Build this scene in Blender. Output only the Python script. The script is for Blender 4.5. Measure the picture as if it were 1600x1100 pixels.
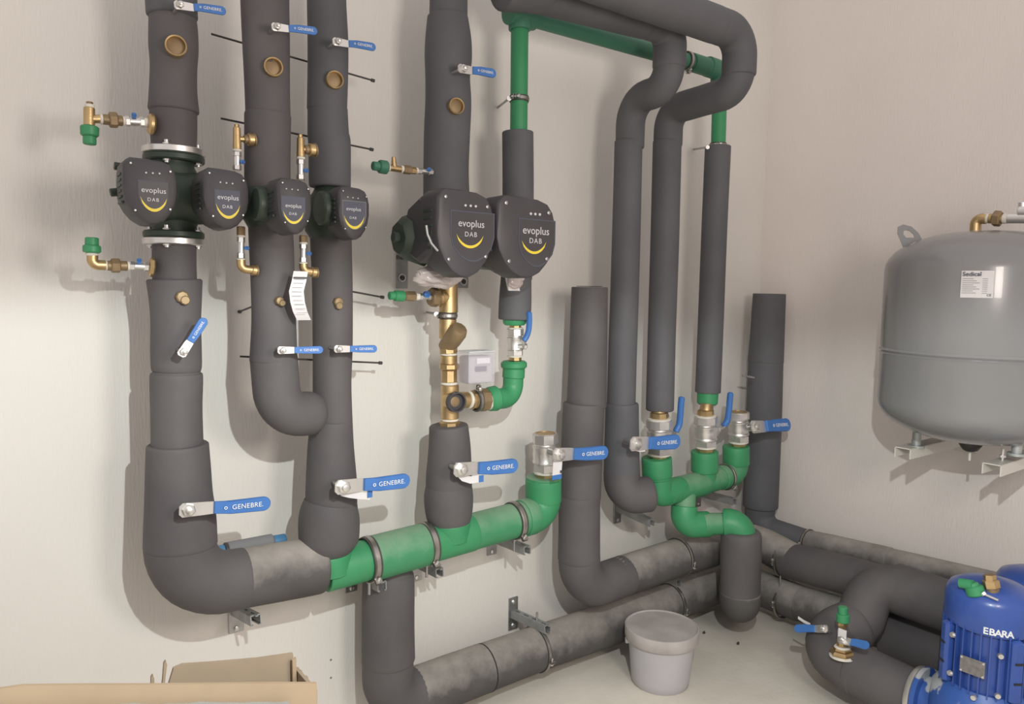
import bpy, bmesh, math, random
from mathutils import Vector, Matrix, noise

sc = bpy.context.scene
for o in list(bpy.data.objects): bpy.data.objects.remove(o)
V = Vector
PI = math.pi
random.seed(7)

# ---------------------------------------------------------------- camera
FPX = 1137.0
AX = V((0.803923, 0.03762332, -0.59354216))
AY = V((-0.59452992, 0.0769433, -0.8003836))
AZ = V((0.01555601, 0.99632536, 0.08422468))
ROT = Matrix((AX, AY, AZ))
CAM = V((-3.02311, -2.09904, 1.5))
cd = bpy.data.cameras.new('camera'); cam = bpy.data.objects.new('camera', cd)
sc.collection.objects.link(cam)
cd.sensor_width = 36; cd.sensor_fit = 'HORIZONTAL'; cd.lens = FPX * 36 / 1600; cd.clip_start = .02
M4 = ROT.to_4x4(); M4.translation = CAM; cam.matrix_world = M4
sc.camera = cam
# ---------------------------------------------------------------- light, exposure
w = bpy.data.worlds.new('world'); sc.world = w; w.use_nodes = True
w.node_tree.nodes['Background'].inputs[0].default_value = (1.0, .93, .90, 1)
w.node_tree.nodes['Background'].inputs[1].default_value = .80
def lamp(name, kind, loc, energy, color, target=None):
    l = bpy.data.lights.new(name, kind); l.energy = energy; l.color = color
    o = bpy.data.objects.new(name, l); sc.collection.objects.link(o); o.location = loc
    if target is not None: o.rotation_euler = (V(target) - V(loc)).to_track_quat('-Z', 'Y').to_euler()
    return o
key = lamp('work_lamp', 'SPOT', (-2.60, -1.95, 1.86), 88, (.93, 1.0, .97), (-2.60, -1.95, 0))
key.data.spot_size = math.radians(164); key.data.spot_blend = .12; key.data.shadow_soft_size = .012
soft = lamp('room_lamp', 'AREA', (-2.05, -2.35, 1.75), 17, (1.0, .90, .82), (-1.9, 0, 1.75))
soft.data.shape = 'RECTANGLE'; soft.data.size = .40; soft.data.size_y = .45
vs = sc.view_settings; vs.view_transform = 'Standard'; vs.look = 'None'; vs.gamma = 1; vs.use_curve_mapping = False
vs.exposure = 0.0

# ---------------------------------------------------------------- helpers
def ray(px, py): return ROT @ V((px - 800, -(py - 550), -FPX))
def P(px, py, d=0.):                     # point at distance d from the back wall
    r = ray(px, py); return CAM + r * ((-d - CAM.y) / r.y)
def R(px, py, d=0.):                     # point at distance d from the right wall
    r = ray(px, py); return CAM + r * ((-d - CAM.x) / r.x)
ZF = .09                                 # floor level
def F(px, py, z=ZF):
    r = ray(px, py); return CAM + r * ((z - CAM.z) / r.z)
def dep(p): return -(ROT.transposed() @ (p - CAM)).z
def pr(p, rpx): return rpx * dep(p) / FPX

def material(name, col, rough=.5, metal=0., noise_amt=0., nscale=8., col2=None, bump=0., bscale=40., coat=0., spec=.5, trans=0., alpha=1., stretch=None, dust=None, dustamt=.5, dscale=6., wave=False):
    m = bpy.data.materials.new(name); m.use_nodes = True
    n = m.node_tree.nodes; L = m.node_tree.links; b = n['Principled BSDF']
    def si(k, v):
        if k in b.inputs: b.inputs[k].default_value = v
    si('Base Color', (*col, 1)); si('Roughness', rough); si('Metallic', metal)
    si('Specular IOR Level', spec); si('Coat Weight', coat); si('Transmission Weight', trans); si('Alpha', alpha)
    tc = n.new('ShaderNodeTexCoord'); geo = n.new('ShaderNodeNewGeometry')
    src = geo.outputs['Position']
    if stretch:
        mp = n.new('ShaderNodeMapping'); mp.inputs['Scale'].default_value = stretch
        L.new(src, mp.inputs['Vector']); srcs = mp.outputs['Vector']
    else: srcs = src
    out = None
    if noise_amt > 0 or col2:
        t = n.new('ShaderNodeTexNoise'); t.inputs['Scale'].default_value = nscale; t.inputs['Detail'].default_value = 6
        L.new(src, t.inputs['Vector'])
        r = n.new('ShaderNodeValToRGB'); r.color_ramp.elements[0].position = .35; r.color_ramp.elements[1].position = .68
        c2 = col2 or tuple(c * (1 - noise_amt) for c in col)
        r.color_ramp.elements[0].color = (*c2, 1); r.color_ramp.elements[1].color = (*col, 1)
        L.new(t.outputs['Fac'], r.inputs['Fac']); out = r.outputs['Color']
    if dust:
        sp = n.new('ShaderNodeSeparateXYZ'); L.new(geo.outputs['Normal'], sp.inputs[0])
        t2 = n.new('ShaderNodeTexNoise'); t2.inputs['Scale'].default_value = dscale; t2.inputs['Detail'].default_value = 8; t2.inputs['Roughness'].default_value = .65
        L.new(src, t2.inputs['Vector'])
        ad = n.new('ShaderNodeMath'); ad.operation = 'MULTIPLY_ADD'; ad.inputs[1].default_value = .45
        L.new(sp.outputs['Z'], ad.inputs[0]); L.new(t2.outputs['Fac'], ad.inputs[2])
        mr = n.new('ShaderNodeMapRange'); mr.inputs['From Min'].default_value = .5; mr.inputs['From Max'].default_value = 1.0
        mr.inputs['To Max'].default_value = dustamt
        L.new(ad.outputs[0], mr.inputs['Value'])
        mx = n.new('ShaderNodeMixRGB'); mx.inputs['Color2'].default_value = (*dust, 1)
        L.new(mr.outputs[0], mx.inputs['Fac'])
        if out: L.new(out, mx.inputs['Color1'])
        else: mx.inputs['Color1'].default_value = (*col, 1)
        out = mx.outputs['Color']
    if out: L.new(out, b.inputs['Base Color'])
    if bump > 0:
        t3 = n.new('ShaderNodeTexNoise'); t3.inputs['Scale'].default_value = bscale; t3.inputs['Detail'].default_value = 4
        L.new(srcs, t3.inputs['Vector'])
        bp = n.new('ShaderNodeBump'); bp.inputs['Strength'].default_value = bump; bp.inputs['Distance'].default_value = .004
        L.new(t3.outputs['Fac'], bp.inputs['Height']); L.new(bp.outputs['Normal'], b.inputs['Normal'])
    return m

MT = {}  # some colours below are lifted to stand in for milky lens haze
MT['wall'] = material('wall_paint', (.73, .70, .66), .85, noise_amt=.05, nscale=2.2, bump=.35, bscale=26, stretch=(7, 7, .9), spec=.2)
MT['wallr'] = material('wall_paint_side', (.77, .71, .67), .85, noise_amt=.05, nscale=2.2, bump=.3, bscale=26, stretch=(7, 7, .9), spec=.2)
MT['floor'] = material('concrete', (.76, .71, .63), .8, col2=(.62, .58, .51), nscale=3.2, bump=.25, bscale=60, spec=.3)
MT['rubber'] = material('foam_rubber', (.112, .103, .105), .68, col2=(.088, .082, .086), nscale=6, bump=.25, bscale=30, spec=.35)  # black rubber painted grey: the haze veil is in its base colour
MT['rubber2'] = material('foam_rubber_cool', (.112, .112, .120), .68, col2=(.092, .092, .100), nscale=6, bump=.2, bscale=30, spec=.35)  # cooler copy of the black rubber, also lightened to carry haze
MT['dusty'] = material('dusty_foam_rubber', (.105, .10, .098), .8, col2=(.080, .075, .074), nscale=9, bump=.3, bscale=25, spec=.25, dust=(.36, .33, .30), dustamt=.9, dscale=8)
MT['green'] = material('green_plastic', (.045, .27, .115), .45, noise_amt=.12, nscale=9, spec=.45)
MT['dgreen'] = material('dusty_green_plastic', (.055, .26, .12), .5, noise_amt=.12, nscale=9, spec=.4, dust=(.27, .36, .26), dustamt=.6, dscale=9)
MT['tgreen'] = material('deep_green_plastic', (.055, .19, .12), .5, noise_amt=.15, nscale=5, spec=.4)
MT['brass'] = material('brass', (.60, .43, .22), .40, .9, noise_amt=.2, nscale=30, bump=.1, bscale=300)
MT['dbrass'] = material('bronze', (.30, .215, .12), .5, .5, noise_amt=.2, nscale=30)
MT['chrome'] = material('nickel_plate', (.74, .72, .70), .34, .85, noise_amt=.1, nscale=20)
MT['band'] = material('clamp_steel', (.42, .40, .37), .32, .9, noise_amt=.2, nscale=30)
MT['steel'] = material('galvanised_steel', (.50, .50, .50), .42, .9, noise_amt=.25, nscale=40)
MT['paintsteel'] = material('zinc_rail', (.36, .37, .37), .5, .5, noise_amt=.2, nscale=30)
MT['blue'] = material('blue_grip', (.055, .17, .46), .42, spec=.4, noise_amt=.1, nscale=20)
MT['bluepipe'] = material('blue_pipe', (.06, .20, .38), .5)
MT['head'] = material('black_housing', (.062, .058, .064), .45, spec=.4, noise_amt=.15, nscale=8)
MT['panel'] = material('display_panel', (.085, .09, .12), .5, spec=.25)
MT['iron'] = material('dark_green_iron', (.045, .065, .05), .45, noise_amt=.3, nscale=18, spec=.4)
MT['yellow'] = material('yellow_print', (.75, .60, .05), .5)
MT['white'] = material('white_print', (.72, .74, .76), .5)
MT['dotw'] = material('grey_dot', (.55, .56, .58), .4)
MT['seal'] = material('white_seal_tape', (.70, .67, .60), .7, noise_amt=.1, nscale=60)
MT['paper'] = material('paper', (.68, .66, .67), .8, noise_amt=.06, nscale=40)
MT['black'] = material('black_rod', (.05, .047, .045), .5)
MT['tank'] = material('tank_enamel', (.215, .215, .22), .26, noise_amt=.06, nscale=4, spec=.55, coat=.25)
MT['rail'] = material('white_enamel', (.62, .60, .55), .5)
MT['motor'] = material('blue_enamel', (.035, .085, .34), .30, noise_amt=.12, nscale=10, spec=.5, coat=.2)  # blue made less saturated, so the haze sits in the colour
MT['worn'] = material('worn_blue_enamel', (.02, .09, .40), .4, noise_amt=.0, nscale=10, spec=.5)
MT['bucket'] = material('bucket_plastic', (.47, .455, .47), .5, noise_amt=.05, nscale=12, spec=.4)
MT['lid'] = material('bucket_lid_plastic', (.46, .43, .415), .55, col2=(.36, .325, .31), nscale=11, spec=.35)
MT['card'] = material('cardboard', (.35, .265, .18), .85, noise_amt=.08, nscale=14, spec=.15)
MT['cardin'] = material('cardboard_inner', (.30, .235, .17), .85, noise_amt=.08, nscale=14, spec=.15)  # darker cardboard copy; shadow on flaps and inside is put into the colour
MT['film'] = material('clear_film', (.30, .31, .30), .12, alpha=.55, spec=.8, bump=.6, bscale=12)
MT['bag'] = material('milky_bag', (.62, .55, .53), .2, alpha=.72, spec=.7, bump=.5, bscale=60)
MT['clear'] = material('clear_box_plastic', (.66, .62, .68), .08, alpha=.38, spec=.8)
MT['plate'] = material('name_plate_metal', (.28, .27, .27), .4, .6, noise_amt=.3, nscale=90)
MT['darkslot'] = material('dark_gap', (.02, .02, .02), .8)
MT['greyfoam'] = material('grey_foam', (.20, .20, .21), .75)
MT['foot'] = material('pale_steel', (.42, .44, .44), .45, .5)
# worn enamel: blue with pale peeled patches
def worn():
    m = MT['worn']; n = m.node_tree.nodes; L = m.node_tree.links; b = n['Principled BSDF']
    g = n.new('ShaderNodeNewGeometry'); t = n.new('ShaderNodeTexNoise'); t.inputs['Scale'].default_value = 9; t.inputs['Detail'].default_value = 5
    L.new(g.outputs['Position'], t.inputs['Vector'])
    r = n.new('ShaderNodeValToRGB'); r.color_ramp.elements[0].position = .53; r.color_ramp.elements[1].position = .56
    r.color_ramp.elements[0].color = (.035, .10, .36, 1); r.color_ramp.elements[1].color = (.42, .44, .47, 1)
    L.new(t.outputs['Fac'], r.inputs['Fac']); L.new(r.outputs['Color'], b.inputs['Base Color'])
worn()

def rootinv(parent):
    m = Matrix.Identity(4); o = parent; chain = []
    while o is not None: chain.append(o); o = o.parent
    for o in reversed(chain): m = m @ o.matrix_basis
    return m.inverted()
def link(name, me, mat, parent=None, smooth=True, local=False):
    o = bpy.data.objects.new(name, me); sc.collection.objects.link(o)
    if mat and not me.materials: me.materials.append(MT[mat] if isinstance(mat, str) else mat)
    if parent is not None:
        o.parent = parent
        if not local: me.transform(rootinv(parent))
    if smooth:
        me.polygons.foreach_set('use_smooth', [True] * len(me.polygons))
        try: me.set_sharp_from_angle(angle=math.radians(38))
        except Exception: pass
    me.update()
    return o
def recenter(o):          # put a top-level mesh object's origin at its own base
    me = o.data; n = len(me.vertices)
    c = V((sum(v.co.x for v in me.vertices) / n, sum(v.co.y for v in me.vertices) / n, min(v.co.z for v in me.vertices)))
    me.transform(Matrix.Translation(-c)); o.location = c
def thing(name, label, cat, loc=(0, 0, 0), group=None, rot=None):
    o = bpy.data.objects.new(name, None); sc.collection.objects.link(o)
    o.empty_display_size = .05
    if rot is not None:
        m = rot.to_4x4(); m.translation = V(loc); o.matrix_basis = m
    else: o.location = loc
    o['label'] = label; o['category'] = cat
    if group: o['group'] = group
    return o
def tag(o, label, cat, group=None):
    o['label'] = label; o['category'] = cat
    if group: o['group'] = group
    return o

class B:
    def __init__(s): s.v = []; s.f = []
    def add(s, vs, fs):
        k = len(s.v); s.v += [V(v) for v in vs]; s.f += [tuple(i + k for i in f) for f in fs]
    def rings(s, rings, cap0=True, cap1=True, closed=False):
        n = len(rings[0]); vs = [p for r in rings for p in r]; fs = []
        m = len(rings)
        for i in range(m if closed else m - 1):
            a = i * n; b = ((i + 1) % m) * n
            for j in range(n): fs.append((a + j, a + (j + 1) % n, b + (j + 1) % n, b + j))
        if not closed:
            if cap0: fs.append(tuple(range(n - 1, -1, -1)))
            if cap1: fs.append(tuple(range((m - 1) * n, m * n)))
        s.add(vs, fs)
    def tube(s, pts, rad, seg=24, cap=True, roundcap=(0, 0)):
        pts = [V(p) for p in pts]; n = len(pts)
        if not isinstance(rad, (list, tuple)): rad = [rad] * n
        rad = list(rad)
        T = []
        for i in range(n):
            a = pts[max(i - 1, 0)]; b = pts[min(i + 1, n - 1)]; T.append((b - a).normalized())
        u = T[0].orthogonal().normalized(); rings = []
        items = []
        for i in range(n):
            u = (u - T[i] * u.dot(T[i])).normalized(); w_ = T[i].cross(u)
            items.append((pts[i], u.copy(), w_.copy(), rad[i]))
        def ring(p, u, w_, r): return [p + (u * math.cos(2 * PI * j / seg) + w_ * math.sin(2 * PI * j / seg)) * r for j in range(seg)]
        if roundcap[0]:
            k = roundcap[0]; p, u0, w0, r = items[0]
            for q in (1., .7, .35): items_p = p - T[0] * k * math.sin(q * PI / 2) ; rings.append(ring(items_p, u0, w0, max(r - k * (1 - math.cos(q * PI / 2)), r * .02)))
        for it in items: rings.append(ring(*it))
        if roundcap[1]:
            k = roundcap[1]; p, u0, w0, r = items[-1]
            for q in (.35, .7, 1.): rings.append(ring(p + T[-1] * k * math.sin(q * PI / 2), u0, w0, max(r - k * (1 - math.cos(q * PI / 2)), r * .02)))
        s.rings(rings, cap, cap)
        return s
    def lathe(s, prof, o, ax, seg=28, closed=False):     # prof: (distance along axis, radius)
        ax = V(ax).normalized(); u = ax.orthogonal().normalized(); w_ = ax.cross(u); o = V(o)
        rings = [[o + ax * t + (u * math.cos(2 * PI * j / seg) + w_ * math.sin(2 * PI * j / seg)) * max(r, 1e-5) for j in range(seg)] for t, r in prof]
        s.rings(rings, closed=closed); return s
    def box(s, c, sz, fr=None, bev=0.):
        fr = fr or (V((1, 0, 0)), V((0, 1, 0)), V((0, 0, 1))); c = V(c)
        hx, hy, hz = (q / 2 for q in sz)
        k = min(bev, hx * .9, hy * .9, hz * .9)
        if k > 0:
            rings = []
            for z, e in ((-hz, k), (-hz + k, 0), (hz - k, 0), (hz, k)):
                a = hx - e; b_ = hy - e; kk = k
                lp = [(a - kk, -b_), (a, -b_ + kk), (a, b_ - kk), (a - kk, b_), (-a + kk, b_), (-a, b_ - kk), (-a, -b_ + kk), (-a + kk, -b_)]
                rings.append([c + fr[0] * x + fr[1] * y + fr[2] * z for x, y in lp])
            s.rings(rings)
        else:
            vs = [c + fr[0] * (x * hx) + fr[1] * (y * hy) + fr[2] * (z * hz) for x in (-1, 1) for y in (-1, 1) for z in (-1, 1)]
            s.add(vs, [(0, 1, 3, 2), (4, 6, 7, 5), (0, 4, 5, 1), (2, 3, 7, 6), (0, 2, 6, 4), (1, 5, 7, 3)])
        return s
    def prism(s, outline, o, fx, fy, fz, depth, bev=0.):  # outline in (fx,fy), extruded from 0 to depth along fz
        o = V(o); n = len(outline)
        cx = sum(p[0] for p in outline) / n; cy = sum(p[1] for p in outline) / n
        rings = []
        def rg(z, e):
            out = []
            for x, y in outline:
                dx, dy = x - cx, y - cy; l = math.hypot(dx, dy) or 1
                k = max(l - e, 0) / l
                out.append(o + fx * (cx + dx * k) + fy * (cy + dy * k) + fz * z)
            return out
        if bev > 0: rings = [rg(0, 0), rg(depth - bev, 0), rg(depth - bev * .35, bev * .3), rg(depth, bev)]
        else: rings = [rg(0, 0), rg(depth, 0)]
        s.rings(rings); return s
    def build(s, name, mat, parent=None, smooth=True, local=False):
        me = bpy.data.meshes.new(name); me.from_pydata([tuple(v) for v in s.v], [], s.f)
        bm = bmesh.new(); bm.from_mesh(me); bmesh.ops.recalc_face_normals(bm, faces=bm.faces); bm.to_mesh(me); bm.free()
        return link(name, me, mat, parent, smooth, local)

def catmull(rows, sub=6):
    out = []; n = len(rows)
    for i in range(n - 1):
        p0 = rows[max(i - 1, 0)]; p1 = rows[i]; p2 = rows[i + 1]; p3 = rows[min(i + 2, n - 1)]
        for k in range(sub):
            t = k / sub
            out.append(tuple(.5 * ((2 * b) + (-a + c) * t + (2 * a - 5 * b + 4 * c - d_) * t * t + (-a + 3 * b - 3 * c + d_) * t ** 3) for a, b, c, d_ in zip(p0, p1, p2, p3)))
    out.append(tuple(rows[-1])); return out
def fillet(pts, bends, step=.012):
    pts = [V(p) for p in pts]; out = [pts[0]]
    for i in range(1, len(pts) - 1):
        r = bends[i - 1]
        a = (pts[i - 1] - pts[i]).normalized(); b = (pts[i + 1] - pts[i]).normalized()
        ang = a.angle(b)
        if r <= 0 or abs(ang - PI) < .02: out.append(pts[i]); continue
        t = r / math.tan(ang / 2); c = pts[i] + (a + b).normalized() * (r / math.sin(ang / 2))
        p1 = pts[i] + a * t; p2 = pts[i] + b * t; k = 10
        v1 = (p1 - c); v2 = (p2 - c); th = v1.angle(v2)
        for j in range(k + 1):
            q = j / k; out.append(c + (v1 * math.sin((1 - q) * th) + v2 * math.sin(q * th)) / math.sin(th))
    out.append(pts[-1]); return out
def resample(pts, step=.02):
    out = [pts[0]]
    for a, b in zip(pts, pts[1:]):
        l = (b - a).length; k = max(1, int(l / step))
        for j in range(1, k + 1): out.append(a.lerp(b, j / k))
    return out
def foam_path(name, mat, root, pts, bends, r, wob=.025, caps=(.008, .008), seg=28, r1=None):
    pl = resample(fillet(pts, bends)); n = len(pl)
    rr = [(r + ((r1 or r) - r) * i / n) * (1 + wob * noise.noise(p * 9)) for i, p in enumerate(pl)]
    return B().tube(pl, rr, seg, roundcap=caps).build(name, mat, root)
def riser(name, mat, root, d, rows, caps=(.006, .006), seg=28, dfun=None, k=.985):
    rows3 = []
    for xl, xr, y in rows:
        p = P((xl + xr) / 2, y, d); rows3.append((p.x, p.y, p.z, pr(p, (xr - xl) / 2) * k))
    c = catmull(rows3)
    return B().tube([q[:3] for q in c], [q[3] for q in c], seg, roundcap=caps).build(name, mat, root)
def seg(root, name, mat, a, b, d, rpx, sides=20, r2=None, bev=.15, d2=None, hole=0):
    """cylindrical (or hexagonal) piece between two picture-measured points at depth d"""
    d2 = d if d2 is None else d2
    pa = P(*a, d); pb = P(*b, d2); r = pr(pa, rpx); rb = pr(pb, r2 if r2 else rpx)
    l = (pb - pa).length; e = min(r * bev, l * .3)
    if hole: prof = [(0, r - e), (e, r), (l - e, rb), (l, rb - e), (l, rb * hole), (l * .4, rb * hole)]
    else: prof = [(0, r - e), (e, r), (l - e, rb), (l, rb - e)]
    return B().lathe(prof, pa, pb - pa, sides).build(name, mat, root)
FONT = {}
def text(root, body, size, o, fx, fy, mat='white', name='lettering', depth=.0006, align='CENTER', bold=0., shear=0., spacing=1.):
    cu = bpy.data.curves.new('lettering', 'FONT'); cu.body = body; cu.size = size; cu.extrude = depth; cu.align_x = align; cu.align_y = 'CENTER'
    cu.offset = bold; cu.resolution_u = 3; cu.shear = shear; cu.space_character = spacing
    t = bpy.data.objects.new('lettering', cu); sc.collection.objects.link(t)
    dg = bpy.context.evaluated_depsgraph_get(); me = bpy.data.meshes.new_from_object(t.evaluated_get(dg))
    bpy.data.objects.remove(t)
    fx = V(fx).normalized(); fz = fx.cross(V(fy)).normalized(); fy = fz.cross(fx)
    m = Matrix((fx, fy, fz)).transposed().to_4x4(); m.translation = V(o)
    me.transform(m); me.materials.clear()
    return link(name, me, mat, root, smooth=False)

OUT = V((0, -1, 0)); X = V((1, 0, 0)); Z = V((0, 0, 1)); Y = V((0, 1, 0))
# ---------------------------------------------------------------- room shell
def struct(name, b, mat):
    o = b.build(name, mat, smooth=False); o['kind'] = 'structure'; return o
struct('floor', B().box((-2.9, -2.4, ZF - .05), (6.2, 5.2, .1)), 'floor')
struct('wall_back', B().box((-2.9, .05, 1.7), (6.0, .1, 3.4)), 'wall')
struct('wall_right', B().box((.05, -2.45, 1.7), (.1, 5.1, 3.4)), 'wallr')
# ---------------------------------------------------------------- part builders used by many things
def lever(a, b, d, label, text_=True, nrm=OUT, d2=None, tagp=None, kink=.10, mat='blue', wk=.165, group='blue grip valve levers', flat=False):
    d2 = d if d2 is None else d2
    pa = P(*a, d); pb = P(*b, d2); L = (pb - pa).length
    fx = (pb - pa).normalized(); fz = (nrm - fx * nrm.dot(fx)).normalized(); fy = fz.cross(fx)
    t = thing('valve_lever', label, 'valve handle', pa, group=None)
    w_ = L * wk; h = w_ / 2
    st = B(); st.lathe([(-.05, h * .42), (.004, h * .42), (.006, h * .4)], pa, fz, 14)
    st.build('stem', 'steel', t)
    nb = B(); nb.lathe([(.0, h * .8), (.003, h * .85), (.012, h * .85), (.014, h * .7)], pa, fz, 6); nb.lathe([(.014, h * .45), (.022, h * .45), (.023, h * .3)], pa, fz, 12)
    nb.build('hex_nut', 'chrome', t)
    # bent steel arm
    x0, x1, x2 = -h * 1.15, L * .30, L
    k = -kink * w_
    out = [(x0, -h * .55), (x0 + h * .4, -h * .95), (x1 * .7, -h * .9), (x1 * 1.05, -h * .85), (x1 * 1.05, h * .75), (x1 * .7, h * .85), (x0 + h * .4, h * .95), (x0, h * .55)]
    B().prism(out, pa + fz * .001, fx, fy, fz, .0035).build('steel_arm', 'chrome', t, smooth=False)
    # grip outline: neck, then body, rounded end; rises outwards a little
    ol = [(x1, -h * .82), (L * .42, -h * .86), (L * .5, -h * .92)]
    rr = h
    for i in range(9):
        an = -PI / 2 + PI * i / 8; ol.append((L - rr + rr * math.cos(an), rr * math.sin(an)))
    ol += [(L * .5, h * .92), (L * .42, h * .86), (x1, h * .82)]
    b = B(); th = h * .42
    rings = []
    for z, e in ((-th / 2, .25), (-th / 2 + th * .25, 0), (th / 2 - th * .25, 0), (th / 2, .25)):
        rg = []
        for x, y in ol:
            lift = .003 + max(0, min(1, (x - x1) / (L * .18))) * L * .06
            cxx = min(max(x, x1 + h), L - h); dx, dy = x - cxx, y
            rg.append(pa + fx * (cxx + dx * (1 - e * .3)) + fy * (dy * (1 - e * .3)) + fz * (z + th / 2 + lift))
        rings.append(rg)
    b.rings(rings); g = b.build('grip', mat, t)
    if text_:
        text(g, 'GENEBRE.', min(w_ * .46, L * .093), pa + fx * (L * .70) + fz * (th + .0035 + L * .06), fx, fy, depth=.0004, bold=0, spacing=1.05)
        rg = B().lathe([(0, h * .22), (.0006, h * .22), (.0006, h * .13), (0, h * .13)], pa + fx * (L * .425) + fz * (th + .003 + L * .058), fz, 12, closed=True)
        rg.build('round_mark', 'white', g)
    return t, pa, fx, fy, fz, L

def clamp(root_label, p, ax, r, width=.018, ear=None, rod=None, parent=None, name='pipe_clamp', mat='band', group=None):
    """two-shell metal band with ears, screws and an optional threaded rod"""
    t = thing(name, root_label, 'pipe clamp', p, group)
    ax = V(ax).normalized(); p = V(p); hw = width / 2
    B().lathe([(-hw, r), (-hw * .6, r + .0035), (hw * .6, r + .0035), (hw, r), (hw, r - .002), (-hw, r - .002)], p, ax, 32, closed=True).build('band', mat, t)
    B().lathe([(-hw * 1.25, r - .003), (-hw * 1.25, r + .0015), (hw * 1.25, r + .0015), (hw * 1.25, r - .003)], p, ax, 32, closed=True).build('rubber_lining', 'black', t)
    ear = V(ear or (0, -1, 0)); ear = (ear - ax * ear.dot(ax)).normalized(); up = ax.cross(ear)
    q = p + ear * (r + .009)
    e = B(); e.box(q + up * .004, (.02, width, .0025), (ear, ax, up)); e.box(q - up * .004, (.02, width, .0025), (ear, ax, up)); e.build('ear', mat, t, smooth=False)
    s = B(); s.lathe([(-.013, .0035), (.010, .0035)], q, up, 8); s.lathe([(.008, .0065), (.014, .0065), (.0155, .004)], q, up, 6); s.build('screw', 'chrome', t)
    if rod:
        a, b = rod; a = V(a); b = V(b)
        rb = B().tube([a, b], .004, 10); l = (b - a).normalized()
        rb.lathe([(0, .008), (.008, .008)], a + l * .002, l, 6); rb.build('threaded_rod', 'steel', t)
    return t

def bracket(label, p, L, plate_h=.085, tilt=0., w=.026, up=.5, mat='paintsteel', out=OUT, side=X):
    """slotted wall rail: fixing plate and C-channel, standing out from the wall at p"""
    t = thing('wall_bracket', label, 'bracket', p)
    p = V(p); out = V(out); side = V(side); ow = OUT; Zr = side.cross(out).normalized(); Zr = Zr if Zr.z > 0 else -Zr
    pl = B(); pl.box(p + ow * .003 + Z * (plate_h * (up - .5)), (.042, .006, plate_h), (side, ow, Z), .0015); pl.build('wall_plate', 'steel', t, smooth=False)
    for s in (-.36, .36):
        B().lathe([(0, .008), (.004, .008), (.0055, .005)], p + ow * .006 + Z * (plate_h * (up - .5 + s)), ow, 6).build('bolt', 'chrome', t)
    r = B(); h = w / 2; th = .003; c = p + out * (L / 2)
    r.box(c + side * h, (th, L, w), (side, out, Zr)); r.box(c - side * h, (th, L, w), (side, out, Zr))
    # slotted top web: strips left between oval holes
    n = max(3, int(L / .05)); 
    r.box(c + side * (h * .62) + Zr * h, (w * .38, L, th), (side, out, Zr)); r.box(c - side * (h * .62) + Zr * h, (w * .38, L, th), (side, out, Zr))
    for i in range(n + 1): r.box(p + out * (L * i / n * .96 + .008) + Zr * h, (w * .3, L / n * .38, th), (side, out, Zr))
    r.box(c + side * (h * .8) - Zr * h, (w * .22, L, th), (side, out, Zr)); r.box(c - side * (h * .8) - Zr * h, (w * .22, L, th), (side, out, Zr))
    r.build('slotted_rail', mat, t, smooth=False)
    return t
def outlen(p, px):           # how far out from the wall until the picture column px is reached
    lo, hi = 0., 1.
    for _ in range(40):
        m = (lo + hi) / 2; q = ROT.transposed() @ (p + OUT * m - CAM); x = 800 + FPX * q.x / -q.z
        if x < px: lo = m
        else: hi = m
    return lo


FPL = 'foam-lagged pipe'
# ================================================================ insulated risers
# --- first riser (A), left of the picture
DA = .22
t = thing('lagged_pipe', 'thick black lagged pipe above the leftmost flanged pump', 'insulated pipe', P(270, 228, DA))
riser('foam_sleeve', 'rubber2', t, DA, [(230, 306, -60), (230, 306, 0), (231, 307, 24)])
riser('foam_sleeve', 'rubber', t, DA, [(235, 304, 22), (235, 307, 45), (235, 308, 75), (237, 306, 105), (236, 306, 140), (234, 309, 172)])
riser('foam_sleeve', 'rubber', t, DA, [(236, 306, 170), (237, 306, 205), (239, 305, 233)])
t = thing('lagged_pipe', 'black lagged pipe dropping from leftmost pump and bending right at the bottom', 'insulated pipe', P(300, 950, DA))
riser('foam_sleeve', 'rubber', t, DA, [(240, 305, 384), (240, 305, 415), (241, 306, 443)])
riser('foam_sleeve', 'rubber', t, DA, [(232, 314, 440), (236, 313, 470), (238, 312, 500), (238, 313, 550), (239, 313, 574), (242, 310, 582)])
riser('foam_sleeve', 'rubber', t, DA, [(240, 312, 583), (237, 315, 590), (238, 314, 640), (239, 316, 702)])
riser('foam_sleeve', 'rubber', t, DA, [(232, 324, 697), (231, 327, 735), (230, 330, 775), (229, 335, 810), (228, 337, 850)])
foam_path('foam_elbow', 'rubber', t, [P(282, 842, DA), P(284, 921, DA), P(380, 903, DA)], [.115], .083, r1=.078)
foam_path('foam_sleeve', 'dusty', t, [P(365, 906, DA), P(496, 883, DA)], [], .077, caps=(.004, .012))

# --- second riser (B)
DB = .30
t = thing('lagged_pipe', 'black lagged pipe second from left above the pumps', 'insulated pipe', P(418, 270, DB))
riser('foam_sleeve', 'rubber', t, DB, [(377, 451, -60), (377, 451, 0), (380, 452, 70), (383, 452, 130), (385, 453, 182)])
riser('foam_sleeve', 'rubber', t, DB, [(383, 454, 181), (383, 453, 240), (383, 453, 300)])
t = thing('lagged_pipe', 'black lagged pipe curving right into its neighbour below the paper strip', 'insulated pipe', P(430, 670, DB))
riser('foam_sleeve', 'rubber', t, DB, [(388, 455, 330), (390, 458, 380), (393, 460, 445), (394, 462, 505), (391, 464, 563)])
foam_path('foam_elbow', 'rubber', t, [P(428, 560, DB), P(435, 648, DB), P(483, 646, DB - .02)], [.075], .0575, caps=(.006, .034))

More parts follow.
